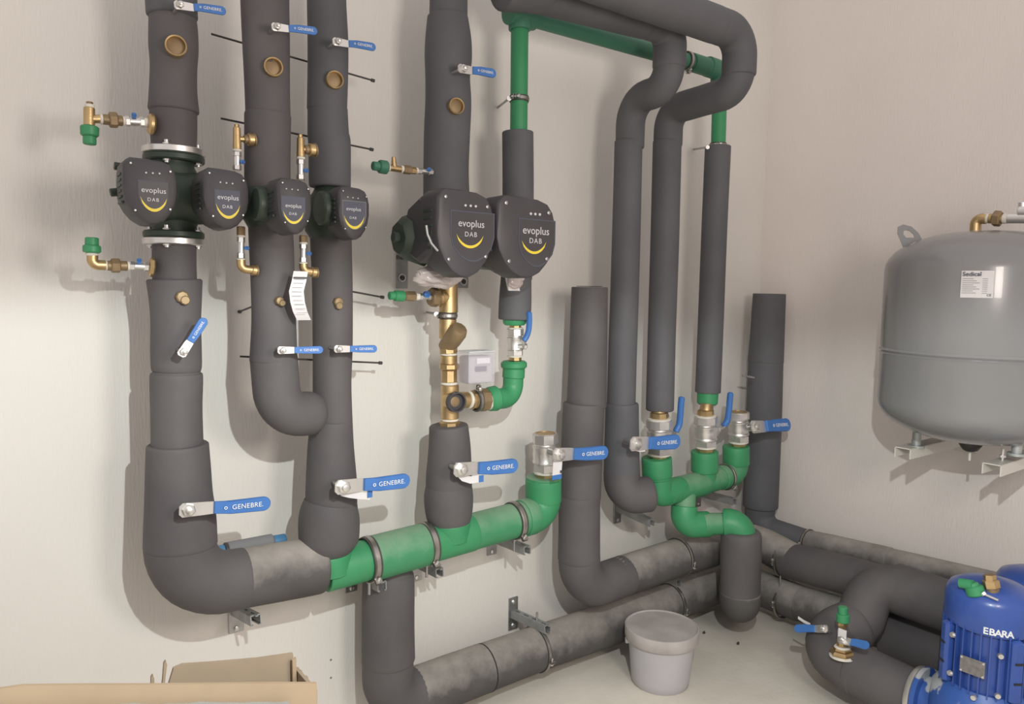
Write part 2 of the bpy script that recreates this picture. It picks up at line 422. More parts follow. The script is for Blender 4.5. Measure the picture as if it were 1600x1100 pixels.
# --- third riser (C)
DC = .22
t = thing('lagged_pipe', 'black lagged pipe third from left above the pumps', 'insulated pipe', P(514, 300, DC))
riser('foam_sleeve', 'rubber2', t, DC, [(480, 541, -60), (480, 541, 0), (481, 544, 60), (481, 544, 110), (480, 542, 172)])
riser('foam_sleeve', 'rubber2', t, DC, [(481, 543, 170), (481, 545.5, 212), (482, 548, 225), (483, 548, 290)])
t = thing('lagged_pipe', 'black lagged pipe landing on the left end of the green manifold', 'insulated pipe', P(512, 868, DC))
riser('foam_sleeve', 'rubber', t, DC, [(484, 549, 350), (486, 550, 400), (488, 551, 450), (489, 551, 540), (489, 549, 600), (489, 551, 663)])
riser('foam_sleeve', 'rubber', t, DC, [(485, 551, 660), (481, 553, 700), (478, 558, 760), (478, 558, 795)])
riser('foam_collar', 'rubber', t, DC, [(475, 559, 785), (468, 561, 803), (467, 562, 828), (470, 559, 850), (486, 546, 868)], caps=(.003, .012))

# --- fourth riser (D)
DD = .22
t = thing('lagged_pipe', 'thick black lagged pipe above the larger twin pump', 'insulated pipe', P(698, 300, DD))
riser('foam_sleeve', 'rubber2', t, DD, [(671, 731, -60), (671, 731, 0), (670, 731, 32)])
riser('foam_sleeve', 'rubber2', t, DD, [(667, 732, 28), (664, 737, 60), (663, 738, 90), (664, 735, 120), (664, 737, 160), (662, 735, 210), (661, 733, 270), (661, 736, 340)])
t = thing('lagged_pipe', 'short black lagged pipe under the brass fittings on the green manifold', 'insulated pipe', P(701, 828, DD))
riser('foam_sleeve', 'rubber', t, DD, [(670, 732, 667), (669, 736, 700), (665, 738, 745), (665, 738, 764)])
riser('foam_collar', 'rubber', t, DD, [(665, 738, 758), (662, 740, 778), (665, 738, 805), (672, 731, 822), (684, 720, 830)], caps=(.003, .010))

# --- fifth riser (E): green pipe with a sleeve
DE = .22
t = thing('lagged_pipe', 'slim black lagged pipe behind the right head of the larger pump', 'insulated pipe', P(808, 497, DE))
riser('foam_sleeve', 'rubber2', t, DE, [(784, 834, 208), (784.5, 834.5, 300), (783, 833, 400), (782, 832, 435)], caps=(.004, .004))
riser('foam_sleeve', 'rubber2', t, DE, [(782, 831, 434), (779, 831, 470), (778, 830, 497)])

# --- H / J / N : fat stub bending along the foot of the wall, round the corner
DH = .22
t = thing('lagged_pipe', 'fat open-topped black lagged pipe bending along the wall foot into the corner', 'insulated pipe', P(905, 925, DH))
riser('foam_sleeve', 'rubber', t, DH, [(892.5, 950, 450), (889, 949, 540), (885, 948, 634)], caps=(.003, .006))
riser('foam_sleeve', 'rubber', t, DH, [(879, 945, 632), (876, 942, 700), (873, 939, 778)])
riser('foam_sleeve', 'rubber', t, DH, [(872, 938, 775), (872, 938, 830), (871, 938, 872)])
foam_path('foam_elbow', 'rubber', t, [P(905, 866, DH), P(905.5, 924, DH), P(975, 899, DH)], [.11], .0745)
foam_path('foam_sleeve', 'dusty', t, [P(965, 902, DH), P(1055, 872, DH)], [], .073)
cz = .43
foam_path('foam_elbow', 'dusty', t, [P(1048, 874, DH), V((-.30, -.22, .43)), R(1240, 877, .30)], [.09], .073)
foam_path('foam_sleeve', 'rubber', t, [R(1230, 875, .30), R(1352, 906, .31)], [], .074)
foam_path('foam_sleeve', 'rubber', t, [R(1345, 904, .31), R(1420, 925, .34)], [], .072)
p = P(921, 451, DH)
B().lathe([(.0, .045), (.0015, .045), (.0015, .001)], P(921, 449.5, DH) + Z * .004, Z, 24).build('pipe_mouth', 'darkslot', t)

# --- K / O : lowest pipe
DK = .15
t = thing('lagged_pipe', 'lowest dusty lagged pipe from below the green manifold along the wall foot', 'insulated pipe', P(606, 1096, DK))
riser('foam_sleeve', 'rubber', t, DK, [(570, 645, 893), (566, 648, 908), (565, 648, 980), (565, 649, 1030)], caps=(.03, .006))
foam_path('foam_elbow', 'rubber', t, [P(606, 1020, DK), P(606, 1098, DK), P(668, 1076, DK)], [.085], .0785)
foam_path('foam_sleeve', 'dusty', t, [P(652, 1082, DK), P(755, 1044, DK)], [], .0795)
foam_path('foam_sleeve', 'dusty', t, [P(757, 1043, DK), P(860, 1006, DK), P(985, 964, DK)], [0], .078)
ax_k = P(860, 1006, DK) - P(755, 1044, DK); B().lathe([(-.002, .078), (-.002, .0803), (.002, .0803), (.002, .078)], P(757, 1043.5, DK), ax_k, 32, closed=True).build('seam_gap', 'darkslot', t)
foam_path('foam_sleeve', 'dusty', t, [P(982, 965, DK), P(1060, 937, DK)], [], .076)
foam_path('foam_elbow', 'dusty', t, [P(1050, 940, DK), V((-.30, -DK, P(1060, 937, DK).z + .004)), R(1250, 943, .30)], [.09], .075)
foam_path('foam_sleeve', 'dusty', t, [R(1248, 942, .30), R(1345, 972, .31)], [], .073)
foam_path('foam_sleeve', 'rubber', t, [R(1392, 990, .31), R(1498, 1027, .31)], [], .100)
foam_path('foam_sleeve', 'rubber', t, [R(1335, 969, .31), R(1400, 992, .31)], [], .070)

# --- M / Q : far riser beside the corner, thin upper pipe on right wall
t = thing('lagged_pipe', 'black lagged pipe in the wall corner turning along the right wall', 'insulated pipe', P(1190, 835, .15))
riser('foam_sleeve', 'rubber2', t, .15, [(1177, 1227, 460), (1173, 1225, 520), (1169.5, 1223.5, 565)], caps=(.003, .006))
riser('foam_sleeve', 'rubber2', t, .15, [(1170, 1223, 563), (1167, 1221, 640), (1164, 1218, 720), (1161, 1215, 790)])
foam_path('foam_elbow', 'rubber2', t, [P(1188, 780, .15), V((P(1187, 800, .15).x, -.15, .425)), R(1262, 848, .125)], [.075], .069, r1=.056)
foam_path('foam_sleeve', 'dusty', t, [R(1258, 847, .125), R(1390, 877, .125)], [], .056)
foam_path('foam_sleeve', 'dusty', t, [R(1388, 877, .125), R(1750, 965, .125)], [], .054)

# --- F : header that drops, steps back and runs down
DF = .22; XF = P(982, 300, DF).x
dF = .41; dG = .55
t = thing('lagged_pipe', 'black lagged header dropping left of the hooped one and ending in a low bend', 'insulated pipe', P(970, 800, .25))
xa = P(1047, 60, dF).x
zt = P(1047, 45, dF).z; zo = P(985, 157, DF).z
hl = P(808, -20, dF); hr = V((xa - .12, -dF, zt))
foam_path('foam_elbow', 'rubber2', t, [hl + Z * .35, hl, hl.lerp(hr, .25)], [.02], .056)
foam_path('foam_sleeve', 'rubber2', t, [hl.lerp(hr, .24), hr], [], .056)
foam_path('foam_collar', 'rubber2', t, [P(787, -21, dF), P(850, -14, dF)], [], .063)
foam_path('foam_elbow', 'rubber2', t, [V((xa - .13, -dF, zt)), V((xa, -dF, zt)), V((xa, -dF, zt - .12))], [.06], .055)
foam_path('foam_elbow', 'rubber2', t, [V((xa, -dF, zt - .10)), V((xa, -dF, zo)), V((XF, -DF, zo)), V((XF, -DF, zo - .16))], [.075, .085], .0515)
riser('foam_sleeve', 'rubber2', t, DF, [(960, 1004, 222), (955, 1000, 400), (950, 995, 560), (948, 993, 634)])
riser('foam_sleeve', 'rubber2', t, DF, [(946, 998, 632), (944, 999, 700), (943, 1000, 745)])
foam_path('foam_elbow', 'rubber', t, [P(971.5, 740, DF), P(972, 777, DF + .02), P(1012, 772, DF + .06)], [.055], .066, caps=(.004, .016))

# --- G : outer header hoop
XG = P(1041, 300, DF).x; xg = P(1155, 100, dG).x; ztg = P(1155, 52, dG).z; zog = P(1045, 173, DF).z
t = thing('lagged_pipe', 'outer hooped black lagged header dropping to the middle slim sleeve', 'insulated pipe', P(1031, 638, DF))
foam_path('foam_sleeve', 'rubber2', t, [V((xg - 1.5, -dG, ztg)), V((xg - .13, -dG, ztg))], [], .057)
foam_path('foam_elbow', 'rubber2', t, [V((xg - .14, -dG, ztg)), V((xg, -dG, ztg)), V((xg, -dG, ztg - .13))], [.075], .0560)
foam_path('foam_elbow', 'rubber2', t, [V((xg, -dG, ztg - .11)), V((xg, -dG, zog)), V((XG, -DF, zog)), V((XG, -DF, zog - .125))], [.07, .07], .0530)
riser('foam_sleeve', 'rubber2', t, DF, [(1020, 1065, 222), (1016, 1061, 380), (1012, 1056, 520), (1009, 1053, 639)])
# --- S : third slim sleeve
t = thing('lagged_pipe', 'slim black sleeve under a green pipe, rightmost of the hanging risers', 'insulated pipe', P(1105, 612, DF))
riser('foam_sleeve', 'rubber2', t, DF, [(1101.5, 1142, 230), (1096, 1136, 360), (1091, 1131, 490), (1086, 1126, 612)], caps=(.004, .003))

# --- T : column in front of the corner
t = thing('lagged_pipe', 'stout lagged column under the green bend in front of the corner', 'insulated pipe', P(1155, 960, .42))
foam_path('foam_sleeve', 'rubber', t, [P(1158, 836, .42), P(1156, 930, .42)], [], .077, caps=(.02, .004))
foam_path('foam_elbow', 'dusty', t, [P(1156, 925, .42), P(1156, 945, .42), V((-.44, -.26, .25))], [.06], .078)

# --- branch to the blue pump
t = thing('lagged_pipe', 'thick lagged pipe swan-necking over the floor to the blue pump', 'insulated pipe', R(1290, 1060, .65))
foam_path('foam_sleeve', 'rubber', t, [R(1512, 958, .40), R(1400, 919, .40)], [], .088)
foam_path('foam_elbow', 'rubber', t, [R(1440, 935, .40), R(1365, 905, .42), R(1345, 965, .50), R(1318, 998, .56)], [.09, .06], .080, wob=.03, caps=(.02, .01))
foam_path('foam_elbow', 'rubber', t, [R(1338, 975, .52), R(1268, 1003, .66), R(1345, 1050, .68)], [.085], .086, caps=(.02, .006))
foam_path('foam_sleeve', 'rubber', t, [R(1335, 1043, .68), R(1432, 1092, .68)], [], .085)

# ================================================================ green pipework
def gtube(root, name, pts, r, mat='dgreen', bends=(), seg_=32, caps=(.003, .003)):
    pl = resample(fillet(pts, list(bends))); return B().tube(pl, r, seg_, roundcap=caps).build(name, mat, root)
DM = .22
t = thing('green_manifold', 'dusty green plastic manifold rising rightwards below the left risers', 'pipe', P(660, 850, DM))
m0, m1 = P(505, 893, DM), P(830, 806, DM)
def mp(px): # point on the manifold axis above picture column px
    lo, hi = 0., 1.
    for _ in range(30):
        m = (lo + hi) / 2; q = ROT.transposed() @ (m0.lerp(m1, m) - CAM)
        if 800 + FPX * q.x / -q.z < px: lo = m
        else: hi = m
    return m0.lerp(m1, lo)
gtube(t, 'plain_pipe', [mp(508), mp(590)], .058, 'green')
gtube(t, 'coupling', [mp(580), mp(664)], .0645, 'dgreen')
gtube(t, 'plain_pipe', [mp(660), mp(735)], .0600, 'green')
gtube(t, 'plain_pipe', [mp(733), mp(824)], .0575, 'dgreen')
gtube(t, 'tee_boss', [mp(512), mp(512) + Z * .05], .066, 'green'); gtube(t, 'tee_boss', [mp(702), mp(702) + Z * .05], .066, 'green')
eb = P(849, 800, DM)
gtube(t, 'elbow_socket', [mp(816), mp(838)], .062, 'dgreen')
gtube(t, 'elbow', [mp(828), eb, P(849, 775, DM)], .060, 'green', bends=[.055])
gtube(t, 'elbow_collar', [P(849, 782, DM), P(849, 749, DM)], .0615, 'green')
gtube(t, 'threaded_socket', [P(849, 764, DM), P(849.5, 746, DM)], .0595, 'dgreen', caps=(.004, .002))

# manifold on the right
DN = .25
t = thing('green_manifold', 'small dusty green manifold carrying three valves near the corner', 'pipe', P(1095, 760, DN))
gtube(t, 'elbow', [P(1027, 742, DN), P(1029, 772, DN), P(1062, 764, DN)], .050, 'green', bends=[.03])
gtube(t, 'collar', [P(1026, 716, DN), P(1027, 742, DN)], .057, 'green'); gtube(t, 'collar', [P(1026.5, 731, DN), P(1027, 746, DN)], .054, 'green')
gtube(t, 'tee', [P(1040, 770, DN), P(1098, 755, DN)], .050)
gtube(t, 'plain_pipe', [P(1090, 757, DN), P(1140, 743, DN)], .046)
gtube(t, 'tee_branch', [P(1101, 755, DN), P(1101, 715, DN)], .045, 'green'); gtube(t, 'collar', [P(1101, 735, DN), P(1101, 706, DN)], .054, 'green')
gtube(t, 'elbow', [P(1125, 747, DN), P(1151, 739, DN), P(1150, 712, DN)], .050, 'dgreen', bends=[.045])
gtube(t, 'collar', [P(1150, 724, DN), P(1150, 698, DN)], .055, 'green')
gtube(t, 'tee_branch', [P(1070, 765, DN), P(1069, 800, DN + .03)], .043)
gtube(t, 'drop_elbow', [P(1069, 792, DN + .03), P(1068, 820, DN + .04), P(1105, 819, DN + .08)], .050, 'green', bends=[.04])
gtube(t, 'plain_pipe', [P(1098, 819, DN + .08), P(1138, 818, .38)], .042)
gtube(t, 'end_elbow', [P(1132, 817, .37), P(1158, 817, .42), P(1158, 845, .42)], .055, 'green', bends=[.045])

# header with two drops
t = thing('green_header', 'green pipe sloping right under the black headers with two drops', 'pipe', P(811, 205, DF))
gtube(t, 'header_pipe', [P(800, 18, DF), P(1122, 110, DF)], .029, 'tgreen')
gtube(t, 'tee', [P(796, 17, DF), P(834, 27, DF)], .040, 'tgreen'); gtube(t, 'tee_branch', [P(812, 22, DF), P(812, 46, DF)], .035, 'tgreen')
gtube(t, 'drop_pipe', [P(812, 40, DF), P(810.5, 212, DF)], .0275, 'green')
gtube(t, 'coupling', [P(1080, 97, DF), P(1112, 107, DF)], .034, 'tgreen')
gtube(t, 'elbow', [P(1106, 104, DF), P(1126, 111, DF), P(1125, 145, DF)], .038, 'tgreen', bends=[.03])
gtube(t, 'drop_pipe', [P(1125, 130, DF), P(1122, 236, DF)], .0285, 'green')
clamp('steel clamp with short rod round the left green drop pipe', P(811, 155, DF), Z, .029, .014, ear=(-.8, -.6, 0), rod=(P(808, 156, DF) + X * -.03, P(778, 168, 0)))
clamp('steel clamp round the right green drop pipe just above its sleeve', P(1122, 228, DF), Z, .031, .016, ear=(-.8, -.6, 0), rod=(P(1106, 230, DF), P(1085, 233, 0)))
clamp('steel clamp on the sloping green header between the black headers', P(1073, 95, DF), X, .032, .014, ear=(.1, -.3, -1))

# clamps on the manifold
for px, lab in ((577, 'leftmost steel clamp on the dusty green manifold'), (667, 'middle steel clamp on the manifold, left of the short lagged pipe'), (804, 'rightmost steel clamp on the manifold, beside the green elbow')):
    c = mp(px); clamp(lab, c, m1 - m0, .0635 if px != 804 else .060, .020, ear=(0, -.75, -.65), rod=(c - Z * .06, c - Z * .105))
clamp('steel clamp on the small green manifold beside its right elbow', P(1133, 745, DN), X, .052, .012, ear=(0, -.8, -.6))

# ================================================================ wall brackets
bl = [('slotted bracket under the leftmost lagged bend', (368, 952), (400, 969), 0),
      ('slotted bracket below the leftmost manifold clamp', (548, 892), (597, 916), 0),
      ('slotted bracket below the middle manifold clamp', (650, 877), (687, 895), 0),
      ('slotted bracket below the rightmost manifold clamp', (768, 838), (824, 860), 0),
      ('slotted bracket with long plate above the lowest pipe', (801, 958), (856, 983), 1),
      ('slotted bracket under the low bend of the dropping header', (964, 792), (1019, 817), 0),
      ('slotted bracket under the small green manifold near the corner', (1090, 769), (1148, 784), 0),
      ('slotted bracket between the two wall-foot pipes', (1010, 893), (1061, 911), 0)]
for lab, (px, py), (tx, ty), kind in bl:
    p = P(px, py, 0); L = outlen(p, tx); q = P(tx, ty, L)
    bracket(lab, p, (q - p).length, .125 if kind else .09, w=.026, up=.5 if kind else .25, out=(q - p).normalized())

# clamps on wall-foot pipes
for a, dd, ax, r, lab, rod in [((1060, 870), DH, X, .0745, 'thin clamp on the upper wall-foot pipe left of the corner column', None),
        ((1048, 941), DK, X, .0775, 'thin clamp on the lowest pipe behind the bucket', None),
        ((838, 1014), DK, X, .0795, 'thin clamp hanging the lowest pipe from the long-plate bracket', 1)]:
    c = P(*a, dd); clamp(lab, c, ax, r, .012, ear=(0, -.95, -.1), rod=(c + Z * .07, c + Z * .135) if rod else None)
c = R(1225, 872, .30); clamp('thin clamp on the upper right-wall pipe beside the column', c, Y, .0755, .012, ear=(-1, 0, .0))
c = R(1226, 937, .30); clamp('thin clamp with nut on the lower right-wall pipe', c, Y, .0765, .012, ear=(-1, 0, .0), rod=(c + Z * .06 - X * .04, c + Z * .135 - X * .04))
c = R(1262, 848, .125); clamp('thin clamp on the uppermost pipe along the right wall', c, Y, .058, .010, ear=(-1, 0, 0))

# ================================================================ thin support rods behind risers 2 and 3
for lab, a, b in (('uppermost thin black rod passing behind second and third risers', (330, 53), (580, 125)),
                  ('thin black rod behind the risers just above the small pumps', (345, 185), (578, 233))):
    t = thing('support_rod', lab, 'rod', P(*a, .13))
    B().tube([P(*a, .13), P(*b, .13)], .0027, 8).build('rod', 'black', t)
    B().lathe([(0, .005), (.010, .005)], P(*b, .13), P(*b, .13) - P(*a, .13), 8).build('rod_head', 'black', t)
for lab, a, b in (('thin black rod end right of third riser under the small pumps', (520, 450), (595, 464)),
                  ('lowest thin black rod passing behind second and third risers', (375, 557), (592, 567))):
    t = thing('support_rod', lab, 'rod', P(*a, .13))
    B().tube([P(*a, .13), P(*b, .13)], .0027, 8).build('rod', 'black', t)
    B().lathe([(0, .005), (.010, .005)], P(*b, .13), P(*b, .13) - P(*a, .13), 8).build('rod_head', 'black', t)

t = thing('support_rod', 'short slanting black rod end left of second riser', 'rod', P(374, 487, 0))
B().tube([P(374, 487, 0), P(402, 476, .2)], .0027, 8).build('rod', 'black', t)
B().lathe([(0, .005), (.008, .005)], P(374, 487, 0), OUT, 8).build('rod_head', 'black', t)

# ================================================================ circulator pumps
def head(root, x0, x1, y0, y1, d, txt, arc, leds, shield=None, motor=None, bright=0, slant=0, depth=.078):
    """control head facing away from the wall; rectangle given in picture units at depth d"""
    xc, yc = (x0 + x1) / 2, (y0 + y1) / 2
    c = P(xc, yc, d); W = (P(x1, yc, d) - P(x0, yc, d)).length; H = (P(xc, y0, d) - P(xc, y1, d)).length
    ol = [(-.42, .47), (-.36, .5), (-.1, .5), (.2, .485), (.36, .44), (.45, .34), (.5, .2), (.5, -.02), (.46, -.17), (.37, -.31), (.24, -.43), (.1, -.49), (0, -.5), (-.1, -.49), (-.24, -.43), (-.37, -.31), (-.46, -.17), (-.5, -.02), (-.5, .2), (-.49, .40)]
    ol = [(x * W, y * H) for x, y in ol]
    b = B(); b.prism(ol, c - OUT * depth, X, Z, OUT, depth, bev=.010)
    h = b.build('control_head', 'head', root)
    # rear motor shell: slightly smaller, with vent ribs at the sides
    m = B(); m.prism([(x * .93, y * .90) for x, y in ol], c - OUT * (depth + .035), X, Z, OUT, .036); m.build('head_base', 'head', root)
    vb = B()
    for i in range(6): vb.box(c - OUT * (depth * .55) + V((-W * .5, 0, (i - 2) * H * .085)), (.004, depth * .5, H * .03))
    vb.build('vent_rib', 'iron', h, smooth=False)
    if motor is not None:
        mb = B(); a = motor
        e = c - OUT * (depth + .034); mb.lathe([(0, W * .40), (.02, W * .44), ((a - e).length * .8, W * .44), ((a - e).length, W * .36)], e, a - e, 24)
        mb.build('motor_shell', 'iron', root)
        for k in range(7):
            q = e.lerp(a, .12 + k * .10); pass
    # raised face
    tx, ty = txt; ax_, ay0, ay1, aw = arc
    s0 = P(tx, ty, d)
    if shield:
        sx0, sx1, sy0, sy1 = shield
        so = P((sx0 + sx1) / 2, (sy0 + sy1) / 2, d); sw = (P(sx1, sy0, d) - P(sx0, sy0, d)).length / 2; sh = (P(sx0, sy0, d) - P(sx0, sy1, d)).length / 2
        so = V((so.x, -d, so.z))
        sol = [(-1, 1), (1, 1), (1, 0), (.86, -.45), (.55, -.8), (.2, -.98), (0, -1), (-.2, -.98), (-.55, -.8), (-.86, -.45), (-1, 0)]
        B().prism([(x * sw * 1.06, y * sh * 1.05) for x, y in sol], so, X, Z, OUT, .0012).build('panel_rim', 'panel' if bright < 2 else 'greyfoam', h, smooth=False)
        B().prism([(x * sw, y * sh) for x, y in sol], so + OUT * .0006, X, Z, OUT, .0012).build('display_panel', ['head', 'panel', 'panel'][bright], h, smooth=False)
    off = .0022
    def pt(px, py):
        q = P(px, py, d); return V((q.x, -d, q.z)) + OUT * off
    sz = (P(tx + 21, ty, d) - P(tx - 21, ty, d)).length
    text(h, 'evoplus', W * .15, pt(tx, ty), X, Z, 'dotw', depth=.0004)
    text(h, 'DAB', W * .10, pt(tx - 1, ty + (ay1 - ty) * .44), X, Z, 'dotw', depth=.0004, spacing=1.2)
    # crescent
    cc = pt(ax_, ay0); hw = (pt(ax_ + aw, ay0) - pt(ax_ - aw, ay0)).length / 2; hh = (pt(ax_, ay0) - pt(ax_, ay1)).length
    vs = []; fs = []
    N = 14
    for i in range(N + 1):
        u = -1 + 2 * i / N; x = u * hw
        zo = -hh * (1 - u * u) ** .62; zi = -hh * .80 * (1 - u * u) ** .85
        if i in (0, N): zi = zo = 0
        vs += [cc + X * x + Z * zo, cc + X * x + Z * zi, cc + X * x + Z * zo - OUT * .001, cc + X * x + Z * zi - OUT * .001]
        if i: a = 4 * (i - 1); e = 4 * i; fs += [(a, e, e + 1, a + 1), (a + 2, a + 3, e + 3, e + 2), (a, a + 2, e + 2, e), (a + 1, e + 1, e + 3, a + 3)]
    bb = B(); bb.add(vs, fs); bb.build('yellow_arc', 'yellow', h, smooth=False)
    for k in range(3):
        lx, ly, st = leds
        B().lathe([(-.002, W * .020), (.0012, W * .018), (.0016, W * .01)], pt(lx + k * st[0], ly + k * st[1]) - OUT * .001, OUT, 10).build('indicator', 'dotw', h)
    for sx, sy in ((-.36, .40), (.36, .33), (-.30, -.30), (.34, -.25)):
        q = V((c.x + sx * W, -d, c.z + sy * H)); B().lathe([(-.002, W * .026), (.002, W * .026), (.003, W * .015)], q, OUT, 10).build('screw', 'steel', h)
    return c, W, H

# left twin pump on riser A
pa_ = P(272, 310, DA)
t = thing('circulator_pump', 'flanged twin circulator pump with two black heads on the leftmost riser', 'pump', P(272, 385, DA))
ztop, zbot = P(272, 247, DA), P(272, 370, DA)
B().lathe([(0, .050), (.018, .047), (.05, .062), ((ztop - zbot).length - .05, .062), ((ztop - zbot).length - .018, .047), ((ztop - zbot).length, .050)], zbot, Z, 28).build('pump_body', 'iron', t)
for zc, s in ((P(272, 249, DA), 1), (P(272, 367, DA), -1)):
    B().lathe([(-.008, .064), (-.005, .067), (.005, .067), (.008, .064)], zc, Z, 32).build('cast_flange', 'iron', t)
    q = zc + Z * (.0165 * s)
    B().lathe([(-.008, .066), (-.006, .069), (.006, .069), (.008, .066)], q, Z, 32).build('steel_flange', 'chrome', t)
    for k in range(4):
        an = math.radians(-118 + 90 * k); e = V((math.cos(an), math.sin(an), 0)) * .054 + zc
        e2 = V((e.x, e.y, (zc + Z * (.008 * s)).z))
        bb = B(); bb.lathe([(-.020, .0085), (-.012, .0085)], e2, Z, 6); bb.lathe([(.012, .0085), (.020, .0085)], e2, Z, 6); bb.lathe([(-.024, .005), (.027, .005)], e2, Z, 10)
        bb.build('flange_bolt', 'chrome', t)
body = B(); body.lathe([(-.115, .030), (-.10, .052), (-.05, .06), (.05, .06), (.10, .052), (.115, .030)], pa_ + OUT * .03, X, 24); body.build('twin_volute', 'iron', t)
head(t, 194, 279, 248, 351, .43, (240, 298), (240, 308, 331, 21), (228, 270, (10.5, .7)), shield=(217, 262, 284, 330), motor=P(250, 305, DA) + X * -.04, bright=0)
head(t, 318, 391, 264, 358, .43, (356, 309), (356, 319, 342, 19), (344, 285, (9.5, 1)), shield=(336, 374, 298, 341), motor=P(290, 305, DA) + X * .02, bright=1)
for a, b, r in (((196, 262), (178, 259), 6.5), ((196, 299), (172, 301), 6.5)):
    seg(t, 'side_plug', 'iron', a, b, .33, r, 10)
# small single pumps on B and C
xb = P(420, 300, DB).x; dB = outlen(V((xb, 0, 1.69)), 462)
t = thing('circulator_pump', 'small single circulator pump, third black head from left', 'pump', V((xb, -DB, 1.6)))
B().lathe([(0, .035), (.02, .045), (.05, .062), (.11, .062), (.14, .045), (.16, .035)], V((xb, -DB, 1.615)), Z, 24).build('pump_body', 'iron', t)
head(t, 434, 489, 279, 366, dB + .03, (458, 322), (458, 330, 350, 16), (447, 295, (9, 1)), shield=(440, 476, 308, 350), motor=V((xb, -DB - .02, 1.69)), bright=1)
seg(t, 'vent_box', 'iron', (398, 318), (434, 322), dB - .06, 27, 12, bev=.1)
xc_ = P(515, 300, DC).x; dC = outlen(V((xc_, 0, 1.69)), 553)
t = thing('circulator_pump', 'small single circulator pump, fourth black head, hanging over third riser', 'pump', V((xc_, -DC, 1.6)))
B().lathe([(0, .035), (.02, .045), (.05, .065), (.12, .065), (.15, .045), (.17, .035)], V((xc_, -DC, 1.6)), Z, 24).build('pump_body', 'iron', t)
head(t, 529, 579, 292, 375, dC + .02, (552, 327), (553, 337, 358, 16), (543, 308, (8, 1)), shield=(536, 571, 315, 358), motor=V((xc_, -DC - .02, 1.68)), bright=2, depth=.06)
seg(t, 'vent_box', 'iron', (498, 325), (532, 328), dC - .06, 27, 12, bev=.1)
# larger twin pump on D
pd_ = P(700, 370, DD)
t = thing('circulator_pump', 'larger twin circulator pump with two big black heads above the brass tee', 'pump', P(700, 436, DD))
za, zb_ = P(700, 300, DD), P(700, 438, DD)
B().lathe([(0, .040), (.03, .045), (.08, .07), ((za - zb_).length - .06, .07), ((za - zb_).length, .05)], zb_, Z, 28).build('pump_body', 'iron', t)
B().lathe([(-.15, .028), (-.135, .055), (-.07, .066), (.07, .066), (.135, .055), (.15, .028)], pd_ + OUT * .03, X, 24).build('twin_volute', 'iron', t)
head(t, 684, 774, 297, 434, .50, (736, 350), (734, 367, 388, 21), (727, 321, (8, .7)), shield=(706, 771, 332, 408), motor=pd_ - X * .06, bright=0, depth=.085)
head(t, 778, 870, 308, 435, .50, (837, 361), (834, 377, 397, 19), (829, 334, (7, .6)), shield=(812, 866, 344, 416), motor=pd_ + X * .06, bright=0, depth=.085)
seg(t, 'motor_shell', 'iron', (622, 372), (668, 372), .33, 33, 8, r2=44, bev=.25)
seg(t, 'side_plug', 'iron', (614, 370), (626, 371), .33, 9, 8)
seg(t, 'vent_box', 'head', (652, 358), (686, 362), .40, 52, 8, bev=.12)
b = B(); b.tube([P(666, 352, .50), P(668, 366, .50), P(674, 380, .50), P(684, 392, .50)], .003, 8); b.build('cable', 'foot', t)
t = thing('pump_shelf', 'dark shelf rail with two pierced plates under the larger twin pump', 'bracket', P(700, 412, .05))
b = B(); a0, a1 = P(622, 404, .12), P(812, 408, .12); b.box((a0 + a1) / 2, ((a1 - a0).length, .03, .014), bev=.002); b.build('shelf_rail', 'black', t, smooth=False)
for a, r_ in (((628, 430), (.040, .075)), ((724, 436), (.038, .05))):
    p = P(*a, .006); q = B(); q.box(p + Z * .02, (r_[0], .006, r_[1] + .05), bev=.001); q.build('pierced_plate', 'paintsteel', t, smooth=False)
    p2 = P(a[0], a[1] + 4, .012)
    B().lathe([(0, .013), (.003, .013), (.003, .010), (.0, .010)], p2, OUT, 16, closed=True).build('washer', 'chrome', t); B().lathe([(0, .006), (.008, .006)], p2, OUT, 6).build('nut', 'black', t)

def blob(root_or_none, name, mat, c, sz, seed=1, amp=.35, fr=(X, Y, Z)):
    bm = bmesh.new(); bmesh.ops.create_icosphere(bm, subdivisions=4, radius=1)
    for v in bm.verts:
        n_ = noise.noise(v.co * 1.6 + V((seed, seed * 2, 0))) + .5 * abs(noise.noise(v.co * 4 + V((seed, 0, 3))))
        q = v.co * (1 + amp * n_); v.co = V(c) + fr[0] * q.x * sz[0] + fr[1] * q.y * sz[1] + fr[2] * q.z * sz[2]
    me = bpy.data.meshes.new(name); bm.to_mesh(me); bm.free(); return link(name, me, mat, root_or_none)
o = blob(None, 'plastic_bag', 'bag', P(685, 432, .34), (.070, .035, .030), 3); recenter(o); tag(o, 'crumpled milky plastic bag stuffed under the larger pump', 'bag')
def sheet(name, mat, pts, label, cat, root=None, th=.0012, wdir=X, wd=.03):
    """curved strip following points, width wd along wdir"""
    n = len(pts); pts = [V(p) for p in pts]
    T = [(pts[min(i + 1, n - 1)] - pts[max(i - 1, 0)]).normalized() for i in range(n)]
    rings = []
    for p, t_ in zip(pts, T):
        nn = t_.cross(wdir).normalized(); wv = wdir.normalized()
        rings.append([p - wv * wd / 2 - nn * th / 2, p + wv * wd / 2 - nn * th / 2, p + wv * wd / 2 + nn * th / 2, p - wv * wd / 2 + nn * th / 2])
    o = B(); o.rings(rings); o = o.build(name, mat, root)
    if label: recenter(o); tag(o, label, cat)
    return o
t = thing('manual_pouch', 'folded booklet in clear pouch hanging behind the rightmost pump head', 'booklet', P(802, 455, .33))
sheet('booklet', 'paper', [P(795, 415, .34), P(799, 435, .335), P(803, 454, .33)], None, None, t, wd=.042, th=.006)
blob(t, 'pouch', 'bag', P(806, 438, .345), (.026, .010, .020), 8, .5)

